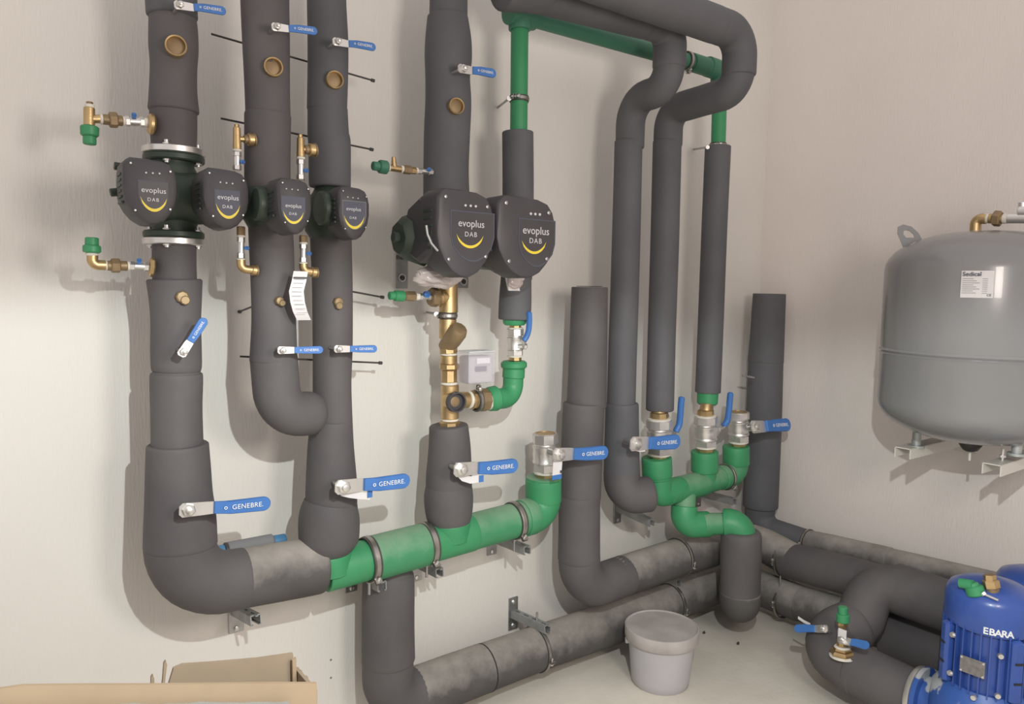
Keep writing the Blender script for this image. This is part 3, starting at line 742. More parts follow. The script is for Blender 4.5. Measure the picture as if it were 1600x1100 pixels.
# ================================================================ small sampling / gauge fittings
def mini_valve(root, a, b, d, rpx, lev, levlen, levw=3.):
    """chrome body with hexagon ends and a little blue lever"""
    ax_, ay_ = a; bx, by = b
    def at(t_): return (ax_ + (bx - ax_) * t_, ay_ + (by - ay_) * t_)
    v = seg(root, 'mini_valve_body', 'chrome', at(.2), at(.8), d, rpx * .82, 16)
    seg(v, 'hex_end', 'chrome', at(0), at(.27), d, rpx, 6); seg(v, 'hex_end', 'chrome', at(.73), at(1), d, rpx, 6)
    m = at(.5); 
    s_ = P(*m, d); e = P(m[0] + lev[0], m[1] + lev[1], d + .012)
    q = B(); l = (e - s_); r = pr(s_, levw)
    q.lathe([(0, r * .5), (l.length * .5, r * .6), (l.length * .6, r * 1.1), (l.length, r * 1.0)], s_, l, 10)
    q.lathe([(-r * .6, r), (r * .6, r * 1.1)], s_.lerp(e, .75), OUT, 12)
    q.build('small_lever', 'blue', v)
DS = .25
t = thing('sampling_fitting', 'brass tee assembly with downward green cap left of upper leftmost riser', 'fitting', P(140, 225, DS))
seg(t, 'seal', 'seal', (140, 169), (140, 163), DS, 7, 16); seg(t, 'plug', 'dbrass', (140, 163), (140, 159), DS, 5, 6)
seg(t, 'tee_body', 'brass', (139.5, 197), (139.5, 168), DS, 8, 20); seg(t, 'tee_branch', 'brass', (141, 186), (158, 186), DS, 6.5, 20)
g = seg(t, 'green_adapter', 'green', (140, 213), (140, 197), DS, 13, 12, r2=13.5); seg(g, 'adapter_neck', 'green', (140, 226), (140, 212), DS, 9.5, 20)
seg(t, 'seal', 'seal', (156, 186), (161, 186.5), DS, 8, 20); seg(t, 'union_end', 'dbrass', (160, 186.5), (192, 189), DS, 8, 20)
seg(t, 'union_nut', 'dbrass', (170, 187), (184, 188), DS, 12, 6); seg(t, 'seal', 'seal', (190.5, 189), (196, 189.5), DS, 7, 20)
mini_valve(t, (195, 189.5), (226, 191), DS, 8, (-1.5, -13), 12, 3.4)
seg(t, 'nipple', 'seal', (224, 191), (232, 192), DS, 7, 20); seg(t, 'pipe_boss', 'brass', (231, 193), (242, 195), DS, 16, 24, bev=.2)

t = thing('sampling_fitting', 'brass elbow assembly with upright green cap left of lower leftmost riser', 'fitting', P(144, 425, DS))
g = seg(t, 'green_adapter', 'green', (143.5, 395), (143.5, 383), DS, 13, 12); seg(g, 'adapter_neck', 'green', (143.5, 384), (143.5, 371), DS, 9.7, 20)
seg(t, 'seal', 'seal', (143.5, 400), (143.5, 395), DS, 9, 20)
pl = fillet([P(144.5, 399, DS), P(144.5, 414, DS), P(165, 414.5, DS)], [.012]); B().tube(pl, pr(pl[0], 8), 20).build('elbow', 'brass', t)
seg(t, 'seal', 'seal', (162, 414.5), (168, 414.5), DS, 7.5, 20); seg(t, 'union_end', 'dbrass', (167, 415), (199, 415.5), DS, 7.8, 20); seg(t, 'union_nut', 'dbrass', (173, 415), (188, 415), DS, 11.5, 6)
seg(t, 'seal', 'seal', (198, 415.5), (203, 415.5), DS, 7, 20); mini_valve(t, (202, 415.5), (233, 417), DS, 7.5, (0, -11), 10, 3.4)
seg(t, 'pipe_boss', 'brass', (233, 417), (241, 418), DS, 15, 8)

def small_cross(x, y0, label, bx, by, y_valve0, y_valve1, d, rb=10):
    t = thing('sampling_fitting', label, 'fitting', P(x, y_valve1, d))
    seg(t, 'tee_body', 'brass', (x, y_valve0 - 3), (x - .5, y0), d, 6.5, 20, r2=5.5); seg(t, 'plug', 'brass', (x - .5, y0 + 1), (x - .7, y0 - 5), d, 3.5, 6)
    seg(t, 'tee_branch', 'brass', (x, by - 1), (bx - 8, by), d, 4.5, 16)
    seg(t, 'boss', 'dbrass', (bx - 12, by), (bx - 5, by), d, rb * .7, 20); seg(t, 'boss', 'brass', (bx - 6, by), (bx + 4, by + 1), d, rb, 24); seg(t, 'boss', 'dbrass', (bx + 3, by + 1), (bx + 6, by + 1), d, rb * 1.1, 24)
    seg(t, 'seal', 'seal', (x, y_valve0 - 4), (x, y_valve0), d, 6.8, 20)
    mini_valve(t, (x, y_valve0), (x, y_valve1), d, 6.6, (11, 2), 10, 3)
small_cross(370.5, 199, 'brass tee and chrome mini valve above the second pump head', 393, 218, 237, 266, .33)
small_cross(470, 215, 'brass tee and chrome mini valve above the third pump head', 488, 234, 249, 281, .33)
def small_elbow(x, y0, label, bx, by, v0, v1, d):
    t = thing('sampling_fitting', label, 'fitting', P(x, by, d))
    seg(t, 'boss', 'dbrass', (x, v0 - 2), (x, y0), d, 6.8, 8); seg(t, 'seal', 'seal', (x, v0 - 3), (x, v0 + 1), d, 6.4, 20)
    mini_valve(t, (x, v0), (x, v1), d, 6.2, (12, 1), 10, 3)
    seg(t, 'seal', 'seal', (x, v1), (x, v1 + 3), d, 6.4, 20)
    pl = fillet([P(x, v1 + 2, d), P(x + .5, by - 2, d), P(bx - 4, by, d)], [.012]); B().tube(pl, pr(pl[0], 6.6), 18).build('elbow', 'brass', t)
    seg(t, 'boss', 'brass', (bx - 5, by), (bx + 3, by + 1), d, 8.2, 20); seg(t, 'boss', 'dbrass', (bx + 2, by + 1), (bx + 5, by + 1), d, 9, 20)
small_elbow(376.5, 354, 'chrome mini valve and brass elbow hanging under the second pump head', 398, 422, 370, 404, .33)
small_elbow(474, 368, 'chrome mini valve and brass elbow behind the paper strip', 491, 425, 381, 410, .33)

t = thing('sampling_fitting', 'upper brass fitting with green cap left of the larger twin pump', 'fitting', P(613, 268, .25))
seg(t, 'green_adapter', 'tgreen', (592, 260), (605, 262), .25, 10.5, 12); seg(t, 'adapter_neck', 'tgreen', (582, 259), (594, 260.5), .25, 7, 18)
seg(t, 'seal', 'seal', (604, 262), (609, 262), .25, 5.5, 16); seg(t, 'tee_body', 'brass', (608, 262), (627, 265), .25, 5, 18); seg(t, 'tee_branch', 'brass', (616, 262), (615, 245), .25, 4.6, 16, r2=3.2)
seg(t, 'seal', 'seal', (626, 264), (630, 265), .25, 5.8, 16); seg(t, 'union_nut', 'dbrass', (630, 264.5), (642, 266), .25, 7, 6); seg(t, 'nipple', 'brass', (640, 266), (650, 267), .25, 5.6, 6)
seg(t, 'seal', 'seal', (649, 267), (653, 267), .25, 5, 16); mini_valve(t, (652, 267), (676, 269), .25, 5, (8, -4), 8, 3)

DT = .24
t = thing('sampling_fitting', 'lower brass fitting with green cap screwed into the brass tee', 'fitting', P(640, 475, DT))
seg(t, 'adapter_neck', 'green', (608, 462), (617, 462), DT, 6.5, 18); seg(t, 'green_adapter', 'green', (616, 462), (631, 463), DT, 8.8, 12)
seg(t, 'union_nut', 'dbrass', (631, 462.5), (650, 463), DT, 8, 6, bev=.4); seg(t, 'seal', 'seal', (649, 463), (655, 463.5), DT, 6, 16)
mini_valve(t, (654, 463.5), (676, 464), DT, 5.5, (2, -5), 8, 5)
seg(t, 'hex_bush', 'dbrass', (672, 464), (684, 465), DT, 15, 8, bev=.12); seg(t, 'bush_rim', 'brass', (683, 465), (689, 465), DT, 14, 24)

# gauge pockets with brass rims, on the upper risers; small brass plugs lower down
def pocket(x, y, d, rpx, label):
    p = P(x, y, d); r = pr(p, rpx); n_ = (OUT + X * -.18).normalized()
    t = thing('gauge_pocket', label, 'gauge socket', p)
    B().lathe([(-.015, r), (.006, r), (.007, r * .94), (.006, r * .86), (-.008, r * .84), (-.008, .0001)], p, n_, 28).build('brass_rim', 'brass', t)
    B().lathe([(-.0075, r * .83), (-.006, r * .3), (-.006, .0001)], p, n_, 24).build('socket_floor', 'dbrass', t)
pocket(275, 72, .285, 16, 'round brass gauge socket on the leftmost upper riser')
pocket(427, 105, .36, 14.5, 'round brass gauge socket on the second upper riser')
pocket(523, 125, .28, 13.5, 'round brass gauge socket on the third upper riser')
pocket(713, 166, .295, 12.5, 'dull brass gauge socket on the riser above the larger twin pump')
def plug(x, y, d, rpx, label, two=0):
    p = P(x, y, d); r = pr(p, rpx); o = B(); o.lathe([(-.02, r), (.002, r), (.005, r * .8), (.006, r * .2)], p, OUT, 8)
    o.lathe([(-.01, r * .8), (.006, r * .75), (.008, r * .6)], p + Z * (-r * .7 if two else -r * .5) + X * (0 if two else .005), OUT, 8)
    o = o.build('brass_plug', 'dbrass', None); recenter(o); tag(o, label, 'plug')
plug(285, 464, .285, 10, 'brass plug poking from the leftmost riser above the tilted lever')
plug(437, 470, .362, 7, 'small brass plug on the riser left of the paper strip')
plug(529, 472, .278, 8, 'two-lobed brass plug on the riser right of the paper strip', 1)

# ================================================================ valve levers on lagged risers
def lv(*a, **k): return lever(*a, **k)
lv((280, 9), (351, 20), .32, 'blue lever at the top left edge above the brass gauge socket', text_=True, wk=.20)
lv((431, 43), (493, 51), .40, 'blue lever above the second riser gauge socket', wk=.20)
lv((526, 66), (584, 76), .32, 'blue lever above the third riser gauge socket', wk=.20)
lv((722, 108), (771, 117), .33, 'faded blue lever above the dull gauge socket of the fourth riser', wk=.24)
lv((286, 549), (319, 497), .33, 'tilted blue lever pointing up across the leftmost lower riser', wk=.24)
lv((440, 547), (502, 546), .39, 'level blue lever bridging the gap between second and third risers', wk=.19)
lv((528, 545), (586, 544.5), .32, 'level blue lever on the third riser above the lowest rod', wk=.19)
lv((294, 796), (419, 783), .34, 'large blue lever on the leftmost bottom bend', wk=.19)
def tagstrip(parent_label, a, pts, wd, d, blue_at=None, root=None):
    t = thing('valve_tag', parent_label, 'tag', P(*a, d))
    sheet('paper_loop', 'paper', [P(x, y, dd_) for x, y, dd_ in pts], None, None, t, wdir=(Z if wd > 0 else X), wd=abs(wd), th=.0008)
    if blue_at:
        (x, y, dd_), (bw, bh) = blue_at; p = P(x, y, dd_)
        q = B(); q.box(p, (bw, .0015, bh)); q.build('blue_print', 'blue', t, smooth=False)
    return t
lv((536, 760), (635, 748), .35, 'large blue lever with white tag on the riser at the manifold left end', wk=.22)
tagstrip('white paper tag looped under the lever at the manifold left end', (545, 765), [(528, 762, .335), (533, 769, .335), (545, 772, .34), (560, 774, .345), (578, 775, .35)], .020, .34, ((578, 771, .352), (.014, .022)))
lv((720, 733), (803, 725), .34, 'large blue lever with curling tag on the short lagged pipe', wk=.23)
tagstrip('curling white paper tag under the lever on the short lagged pipe', (730, 745), [(712, 728, .325), (714, 738, .325), (722, 746, .33), (735, 750, .335), (748, 748, .345)], .022, .34, ((752, 748, .348), (.016, .020)))
lv((873, 710), (943, 705), .33, 'blue lever of the open-topped valve crossing the fat lagged pipe', wk=.24)
t = thing('valve_tag', 'white and blue paper tag hanging from the open-topped valve', 'tag', P(870, 748, .335))
sheet('paper', 'paper', [P(872, 714, .325), P(871, 730, .33), P(870, 743, .33)], None, None, t, wd=.038, th=.0008)
sheet('blue_edge', 'blue', [P(870, 742, .331), P(870, 749, .331)], None, None, t, wd=.040, th=.001)
q = B(); q.box(P(877, 737, .333), (.009, .001, .009)); q.build('dark_print', 'black', t, smooth=False)
lv((993, 693), (1055, 688), .36, 'blue lever crossing in front of the valve right of the low bend', wk=.26)
tagstrip('white paper loop round the stem beside the low header bend', (990, 698), [(985, 686, .35), (984, 694, .35), (988, 702, .352), (1000, 705, .356), (1008, 704, .36)], .006, .35)
def upright(label, stem, pts, d, rpx):
    t = thing('valve_lever', label, 'valve handle', P(*stem, d))
    q = [P(x, y, d + .02 + .004 * i) for i, (x, y) in enumerate(pts)]
    r = pr(q[0], rpx); c = catmull([tuple(v) for v in q], 5)
    b = B(); n = len(c); rings = []
    for i, p in enumerate(c):
        p = V(p); T = (V(c[min(i + 1, n - 1)]) - V(c[max(i - 1, 0)])).normalized(); u = (X - T * X.dot(T)).normalized(); w_ = T.cross(u)
        k = r * (1 if 0 < i < n - 1 else .6)
        rings.append([p + u * math.cos(2 * PI * a / 12) * k + w_ * math.sin(2 * PI * a / 12) * k * 1.15 for a in range(12)])
    b.rings(rings); b.build('grip', 'blue', t)
    s0 = P(*stem, d + .01); l = q[0] - s0; e = l.normalized(); u = (OUT - e * OUT.dot(e)).normalized()
    B().box(s0.lerp(q[0], .5), (l.length * 1.25, .022, .004), (e, u, e.cross(u))).build('steel_arm', 'chrome', t, smooth=False)
    B().lathe([(-.012, .007), (.006, .007), (.008, .010), (.016, .010), (.018, .006)], s0, V((.85, -.5, 0)), 6).build('hex_nut', 'chrome', t)
upright('upright blue lever beside the leftmost of three corner valves', (1046, 690), [(1055, 675), (1061, 664), (1063, 648), (1064, 632), (1065.5, 620)], .25, 4.6)
upright('upright blue lever beside the middle corner valve', (1119, 672), [(1130, 666), (1136, 658), (1138.5, 645), (1140, 628), (1141.5, 613)], .25, 4.3)
lv((1180, 667), (1227, 664), .32, 'blue lever of the rightmost corner valve crossing the corner riser', wk=.26, text_=True, nrm=V((0, -1, .25)))
upright('upright blue lever of the valve under the slim sleeve', (815, 541), [(818, 533), (823, 525), (826, 515), (827, 500), (826.5, 487)], .24, 4.4)

# paper strip
sheet('paper_strip', 'paper', [P(470, 424, .40), P(467, 440, .41), P(463, 455, .415), P(465, 472, .41), P(469, 487, .40), P(475, 500, .385)], 'long curling printed paper strip hanging below the third pump head', 'paper strip', wd=.035)
o = bpy.data.objects['paper_strip']
for k in range(9):
    y = 436 + k * 6.6; x = [468.5, 466.5, 465, 464, 464, 466, 468, 470, 472][k]
    q = B(); q.box(P(x, y, .419 if 1 < k < 6 else .414), (.024, .0006, .0009)); q.build('print_line', 'greyfoam', o, smooth=False)
q = B(); q.box(P(470, 434, .4125), (.034, .0012, .004)); q.build('dark_bar', 'black', o, smooth=False)

# ================================================================ ball valves
def valve(label, x, ytop, ybot, d, rpx, open_top=False, stem=None, seal_top=True, lean=0.):
    """nickel ball valve: two hexagon ends, waist rings, teflon seals, side stem"""
    t = thing('ball_valve', label, 'valve', P(x, ybot, d))
    H = ybot - ytop
    def yy(f): return (x + lean * f, ytop + H * f)
    a = P(*yy(0), d); b = P(*yy(1), d); l = (a - b).length; ax_ = (a - b).normalized(); r = pr(a, rpx)
    prof = [(l * .10, r * .80), (l * .30, r * .86), (l * .33, r * .98), (l * .37, r * .98), (l * .40, r * .92), (l * .52, r * .97), (l * .62, r * .92), (l * .66, r * .98), (l * .70, r * .98), (l * .73, r * .84), (l * .80, r * .80)]
    B().lathe(prof, b, ax_, 28).build('valve_body', 'chrome', t)
    B().lathe([(l * .13, r * .90), (l * .15, r * .97), (l * .29, r * .97), (l * .31, r * .90)], b, ax_, 6).build('hex_end', 'chrome', t)
    top = [(l * .76, r * .90), (l * .78, r * 1.0), (l * .97, r * 1.0), (l * .99, r * .93)]
    if open_top: top += [(l * .99, r * .76), (l * .80, r * .74)]
    B().lathe(top, b, ax_, 8 if not open_top else 8).build('hex_end', 'chrome', t)
    if open_top: B().lathe([(l * .985, r * .80), (l * .992, r * .80), (l * .992, r * .66), (l * .82, r * .66), (l * .82, .001)], b, ax_, 24).build('threaded_mouth', 'brass', t)
    B().lathe([(l * .08, r * .80), (l * .09, r * .90), (l * .13, r * .92), (l * .14, r * .8)], b, ax_, 28).build('seal_tape', 'seal', t)
    B().lathe([(-l * .02, r * .74), (l * .09, r * .74)], b, ax_, 8).build('brass_neck', 'brass', t)
    if seal_top and not open_top:
        B().lathe([(l * .98, r * .80), (l * .985, r * .9), (l * 1.02, r * .92), (l * 1.03, r * .8)], b, ax_, 28).build('seal_tape', 'seal', t)
        B().lathe([(l * 1.02, r * .7), (l * 1.16, r * .7)], b, ax_, 8).build('brass_neck', 'brass', t)
    if stem:
        s = P(*stem, d + .02); c = b + ax_ * l * .5
        B().lathe([(0, r * .45), ((s - c).length * .8, r * .40), ((s - c).length, r * .28)], c, s - c, 12).build('stem_boss', 'chrome', t)
    return t
valve('open-topped nickel valve on the green elbow of the long manifold', 852, 676, 745, .22, 20.5, True, stem=(871, 708))
valve('nickel valve under the middle slim sleeve, leftmost of three by the corner', 1030, 655, 716, .25, 20, stem=(1047, 688))
valve('nickel valve under the rightmost slim sleeve, middle of three by the corner', 1102.5, 650, 704, .25, 18, stem=(1119, 670))
valve('open-topped nickel valve on the right elbow, beside the corner riser', 1154, 643, 696, .25, 16.5, True, stem=(1178, 667))
valve('slim nickel valve between green fittings right of the clear plastic box', 805, 513, 562, .22, 13.5, stem=(815, 540))
# green end sockets above valves
o = seg(None, 'green_socket', 'green', (804, 496), (804, 508), .22, 19, 24, r2=18); recenter(o); tag(o, 'green socket under the foam of the fifth riser', 'fitting')
o = seg(None, 'green_socket', 'green', (1106, 610), (1105, 632), .22, 16.5, 24, r2=16); recenter(o); tag(o, 'green socket under the rightmost slim sleeve', 'fitting')
o = seg(None, 'brass_nipple', 'brass', (1104.5, 630), (1103, 650), .235, 9.5, 12, r2=12); recenter(o); tag(o, 'brass nipple between the rightmost green socket and its valve', 'fitting')
o = seg(None, 'seal_ring', 'seal', (1104, 641), (1103.8, 645), .235, 12.5, 24); recenter(o); tag(o, 'white tape ring round the nipple above the middle corner valve', 'seal')
o = seg(None, 'brass_nipple', 'brass', (1031, 636), (1030.5, 652), .235, 11, 12, r2=15); recenter(o); tag(o, 'brass nipple between middle slim sleeve and its valve', 'fitting')

# green elbow below slim valve
t = thing('green_elbow', 'bright green elbow joining the slim valve to the brass tee', 'pipe fitting', P(790, 640, DE))
seg(t, 'collar', 'green', (803, 564), (803, 576), DE, 20.5, 28); seg(t, 'socket', 'green', (803, 574), (802, 592), DE, 17.5, 28)
pl = fillet([P(802, 588, DE), P(801.5, 621, DE), P(768, 624, DE + .02)], [.045]); B().tube(resample(pl), pr(pl[0], 16), 28).build('elbow', 'green', t)
seg(t, 'collar', 'green', (776, 622), (762, 624), DE + .02, 20, 28, r2=19)

# ================================================================ brass assembly under the big pump
DT = .22
t = thing('brass_valve_set', 'tall brass tee, strainer and mixing body below the larger twin pump', 'valve', P(702, 668, DT))
seg(t, 'upper_tee', 'brass', (701, 490), (701, 440), DT, 14.5, 28); seg(t, 'tee_branch', 'brass', (703, 464), (686, 464), DT, 13, 24)
seg(t, 'strainer_body', 'brass', (699, 530), (700, 497), DT, 13, 24, r2=13.5)
pa2, pb2 = P(699, 540, DT), P(719, 513, DT + .06)
B().lathe([(-.01, pr(pa2, 13)), (.03, pr(pa2, 15)), ((pb2 - pa2).length * .85, pr(pa2, 15)), ((pb2 - pa2).length, pr(pa2, 12)), ((pb2 - pa2).length + .003, pr(pa2, 7))], pa2, pb2 - pa2, 10).build('strainer_leg', 'dbrass', t)
seg(t, 'hex_end', 'brass', (701, 553), (700, 536), DT, 14.5, 8)
seg(t, 'seal', 'seal', (701, 555), (701, 552), DT, 13.5, 24)
seg(t, 'union_end', 'brass', (701.5, 569), (701.5, 554), DT, 13.5, 24); seg(t, 'union_nut', 'brass', (702, 578), (702, 567), DT, 16, 8); seg(t, 'union_end', 'brass', (702, 598), (702, 577), DT, 13, 8)
seg(t, 'seal', 'seal', (702, 601), (702, 597), DT, 13.5, 24)
seg(t, 'mixing_body', 'brass', (703, 655), (703, 600), DT, 14, 28); seg(t, 'seal', 'seal', (703, 658), (703, 654), DT, 13.5, 24); seg(t, 'hex_end', 'brass', (703, 670), (703, 657), DT, 17, 8)
c = P(701, 625, DT); e = OUT
m = B(); rr = pr(c, 16)
B().lathe([(0, rr * .9), (.036, rr * .9)], c, OUT, 24).build('port_neck', 'brass', t)
m.lathe([(.034, rr * .9), (.038, rr * 1.0), (.055, rr * .98), (.055, rr * .84), (.040, rr * .82), (.040, .0001)], c, (OUT + X * -.05).normalized(), 28); mm = m.build('port', 'head', t)
B().lathe([(.0405, rr * .5), (.042, rr * .3), (.042, .0001)], c, (OUT + X * -.05).normalized(), 20).build('port_seat', 'dbrass', mm)
seg(t, 'side_branch', 'brass', (705, 625), (735, 625), DT + .01, 13, 24); seg(t, 'seal', 'seal', (731, 625), (735, 625), DT + .015, 14, 24); seg(t, 'hex_end', 'brass', (734, 625), (742, 625), DT + .015, 15, 8)
seg(t, 'union_nut', 'dbrass', (748, 625), (762, 624.5), DT + .018, 18.5, 8, r2=18); seg(t, 'seal', 'seal', (761, 625), (766, 624.5), DT + .02, 16, 24)
seg(t, 'brass_link', 'dbrass', (741, 625), (750, 625), DT + .018, 14, 24)
clamp('steel clamp between tall brass tee and its strainer', P(699, 493, DT), Z, pr(P(699, 493, DT), 14.5), .014, ear=(-.9, -.5, 0), rod=(P(682, 491, DT), P(668, 488, 0)))
clamp('steel clamp round the horizontal brass branch under the clear box', P(745, 626, DT + .018), X, pr(P(741, 625, DT), 16), .012, ear=(0, -.2, 1))

# clear-wrapped instrument box on the branch
t = thing('actuator_box', 'clear plastic box with white label standing on the brass branch', 'box', P(748, 601, .28))
fa, fb, fc = P(732.5, 601, .31), P(775, 597, .31), P(732, 551, .31)
W_ = (fb - fa).length * .97; H_ = (fc - fa).length
ctr = fa + X * W_ / 2 + Z * (H_ / 2) - OUT * .0
bx = B(); bx.box(ctr + Y * .035, (W_, .07, H_), bev=.003); bx.build('box_shell', 'clear', t, smooth=False)
ib = B(); ib.box(ctr + Y * .035 - Z * .006, (W_ * .90, .06, H_ * .84), bev=.004); ib.build('inner_device', 'bucket', t, smooth=False)
q = B(); q.box(ctr + Y * .001 + Z * H_ * .22 + X * .004, (W_ * .50, .001, H_ * .18)); q.build('paper_label', 'white', t, smooth=False)
text(t, 'CONTROL', .010, ctr - Y * .002 + Z * H_ * .23 + X * .004, X, Z, 'panel') if False else None
q = B(); q.box(ctr + Y * .001 - Z * H_ * .03 - X * .004, (W_ * .42, .001, H_ * .16)); q.build('dark_window', 'panel', t, smooth=False)
q = B(); q.box(ctr + Z * (H_ * .5 + .001) + Y * .035, (W_ * .98, .068, .002), bev=.0008); q.build('lid_edge', 'white', t, smooth=False)

# ================================================================ blue pipe behind first bend
t = thing('blue_pipe', 'short blue pipe with grey foam collar behind the leftmost bend', 'pipe', P(390, 862, .10))
seg(t, 'pipe', 'bluepipe', (325, 865), (446, 843), .10, 9.5, 20); seg(t, 'grey_sleeve', 'greyfoam', (353, 860), (428, 846), .10, 12.5, 20, bev=.3)
seg(t, 'dark_gap', 'black', (350, 861), (356, 860), .10, 13, 20)

# ================================================================ expansion tank
dt_ = .40; cT = R(1523, 600, dt_); rT = .283
zb = R(1523, 690, dt_).z; ztp = R(1523, 362, dt_).z; Ht = ztp - zb
t = thing('expansion_tank', 'large grey pressure tank mounted on the right wall', 'tank', V((cT.x, cT.y, zb)))
base = V((cT.x, cT.y, zb))
prof = []
dome = .125
for i in range(11):
    a = PI / 2 * i / 10; prof.append((dome * (1 - math.cos(a)) , rT * math.sin(a) ** .85 if i else .0001))
zs = Ht * .425
prof += [(zs - .012, rT), (zs - .008, rT + .003), (zs - .003, rT - .002), (zs + .003, rT + .003), (zs + .010, rT - .001), (zs + .014, rT)]
for i in range(11):
    a = PI / 2 * (10 - i) / 10; prof.append((Ht - dome * (1 - math.cos(a)), rT * (math.sin(a) ** .85 if i < 10 else .0001)))
B().lathe(prof, base, Z, 72).build('tank_shell', 'tank', t)
# lifting lug
lg = R(1418, 395, .40); ld = (lg - V((cT.x, cT.y, lg.z))).normalized()
q = B(); ld = V((-.25, .97, 0)).normalized(); sd = Z.cross(ld)
lc = V((cT.x, cT.y, 0)) + ld * (rT * .66) + Z * (ztp - .055)
n_ = (ld.cross(Z)); 
ol = [(-.030, -.03), (.030, -.03), (.024, .045), (.016, .062), (0, .069), (-.016, .062), (-.024, .045)]
hole = [(-.010, .030), (.010, .030), (.012, .040), (.007, .050), (0, .053), (-.007, .050), (-.012, .040)]
fu = (V((-.6, -.1, 0)) + ld * .8).normalized() ; wv = V((.55, -.8, 0)).normalized(); upv = (Z * .85 + V((-.15, .45, 0)) * .9).normalized(); nv = wv.cross(upv).normalized()
def ringplate(outer, inner, o, fx, fy, fz, th):
    n = len(outer); vs = []; fs = []
    for z in (0, th):
        vs += [o + fx * x + fy * y + fz * z for x, y in outer] + [o + fx * x + fy * y + fz * z for x, y in inner]
    for j in range(n):
        k = (j + 1) % n
        fs += [(j, k, n + k, n + j), (2 * n + j, 3 * n + j, 3 * n + k, 2 * n + k), (j, 2 * n + j, 2 * n + k, k), (n + j, n + k, 3 * n + k, 3 * n + j)]
    b = B(); b.add(vs, fs); return b
ol = [(x * 1.3, y * 1.3) for x, y in ol]; hole = [(x * 1.3, y * 1.3) for x, y in hole]
lo = R(1430, 388, .46)
ringplate(ol, hole, lo, wv, upv, nv, .006).build('lifting_lug', 'tank', t, smooth=False)
# rating label on the shell (curved patch)
vs = []; fs = []; n = 10
def shell_pt(px, py, off):
    # march the view ray to the cylinder
    r = ray(px, py); a = r.x ** 2 + r.y ** 2; dx, dy = CAM.x - cT.x, CAM.y - cT.y
    b_ = 2 * (r.x * dx + r.y * dy); c_ = dx * dx + dy * dy - (rT + off) ** 2; s = (-b_ - math.sqrt(max(b_ * b_ - 4 * a * c_, 0))) / (2 * a); return CAM + r * s
l0, l1 = shell_pt(1503, 423, 0), shell_pt(1554, 425, 0); zt_, zb2 = l0.z, shell_pt(1503, 465, 0).z
a0 = math.atan2(l0.y - cT.y, l0.x - cT.x); a1 = math.atan2(l1.y - cT.y, l1.x - cT.x)
if a1 < a0: a1 += 2 * PI
def cyl(u, z, off): a = a0 + (a1 - a0) * u; return V((cT.x + (rT + off) * math.cos(a), cT.y + (rT + off) * math.sin(a), z))
def patch(u0, u1, z0, z1, off, name, mat, par, n=10):
    rings = []
    for i in range(n + 1):
        u = u0 + (u1 - u0) * i / n; rings.append([cyl(u, z0, off), cyl(u, z1, off), cyl(u, z1, off - .001), cyl(u, z0, off - .001)])
    b = B(); b.rings(rings); return b.build(name, mat, par)
lb = patch(0, 1, zb2, zt_, .0015, 'rating_label', 'paper', t)
hL = zt_ - zb2
for k in range(8):
    z_ = zt_ - hL * (.30 + .075 * k); patch(.04, .38 + .1 * ((k * 7) % 3), z_ - hL * .008, z_ + hL * .008, .0022, 'print_line', 'greyfoam', lb, 4)
    patch(.66, .82, z_ - hL * .008, z_ + hL * .008, .0022, 'print_line', 'greyfoam', lb, 3)
tx = cyl(.33, zt_ - hL * .13, .0035); tn = (cyl(.6, 0, 0) - cyl(.05, 0, 0)).normalized()
text(lb, 'Sedical', hL * .22, tx, tn, Z, 'panel', depth=.0006, bold=.0002)
text(lb, 'CE', hL * .12, cyl(.88, zb2 + hL * .1, .003), (cyl(1, 0, 0) - cyl(.8, 0, 0)).normalized(), Z, 'panel', depth=.0005)
# drain and feet
B().lathe([(-.035, .012), (-.03, .022), (-.012, .034), (.02, .036)], base + V((0, 0, -.0)), Z, 20).build('drain_plug', 'black', t)
B().lathe([(-.065, .004), (-.03, .004)], base, Z, 8).build('drain_pin', 'rail', t)
for fx_, fy_, tipx in ((1433, 676, 0), (1590, 686, 0)):
    a = R(fx_, fy_, dt_ + .03 if fx_ < 1500 else dt_ + .05); 
    q = B(); q.tube([a + Z * .05, a, a - Z * .045], .014, 12); q.build('leg', 'foot', t)
    q = B(); q.lathe([(-.004, .026), (.004, .026)], a - Z * .047, Z, 16); q.build('leg_pad', 'foot', t)
# wall rails carrying the tank
OX = V((-1, 0, 0))
for (px, py), lab in (((1408, 704), 'white channel bracket under the left tank leg'), ((1547, 730), 'white channel bracket under the right tank leg, cut by the frame')):
    tip = R(px + 2, py + 4, .50); L = .50
    t2 = thing('tank_bracket', lab, 'bracket', V((0, tip.y, tip.z)))
    w2 = .050; h2 = .034; th = .003; c0 = V((-L / 2, tip.y, tip.z))
    q = B(); q.box(c0 + Z * h2 / 2, (L, w2, th)); q.box(c0 + Y * w2 / 2, (L, th, h2)); q.box(c0 - Y * w2 / 2, (L, th, h2)); q.build('channel', 'rail', t2, smooth=False)
    q = B(); q.box(V((-.003, tip.y, tip.z)), (.006, .08, .11), bev=.002); q.build('wall_plate', 'rail', t2, smooth=False)
    q = B(); q.lathe([(0, .004), (.05, .004)], V((-L + .08, tip.y, tip.z + h2 / 2 - .01)), Z, 8); q.lathe([(.022, .009), (.030, .009)], V((-L + .08, tip.y, tip.z + h2 / 2 - .01)), Z, 6); q.build('bolt', 'chrome', t2)
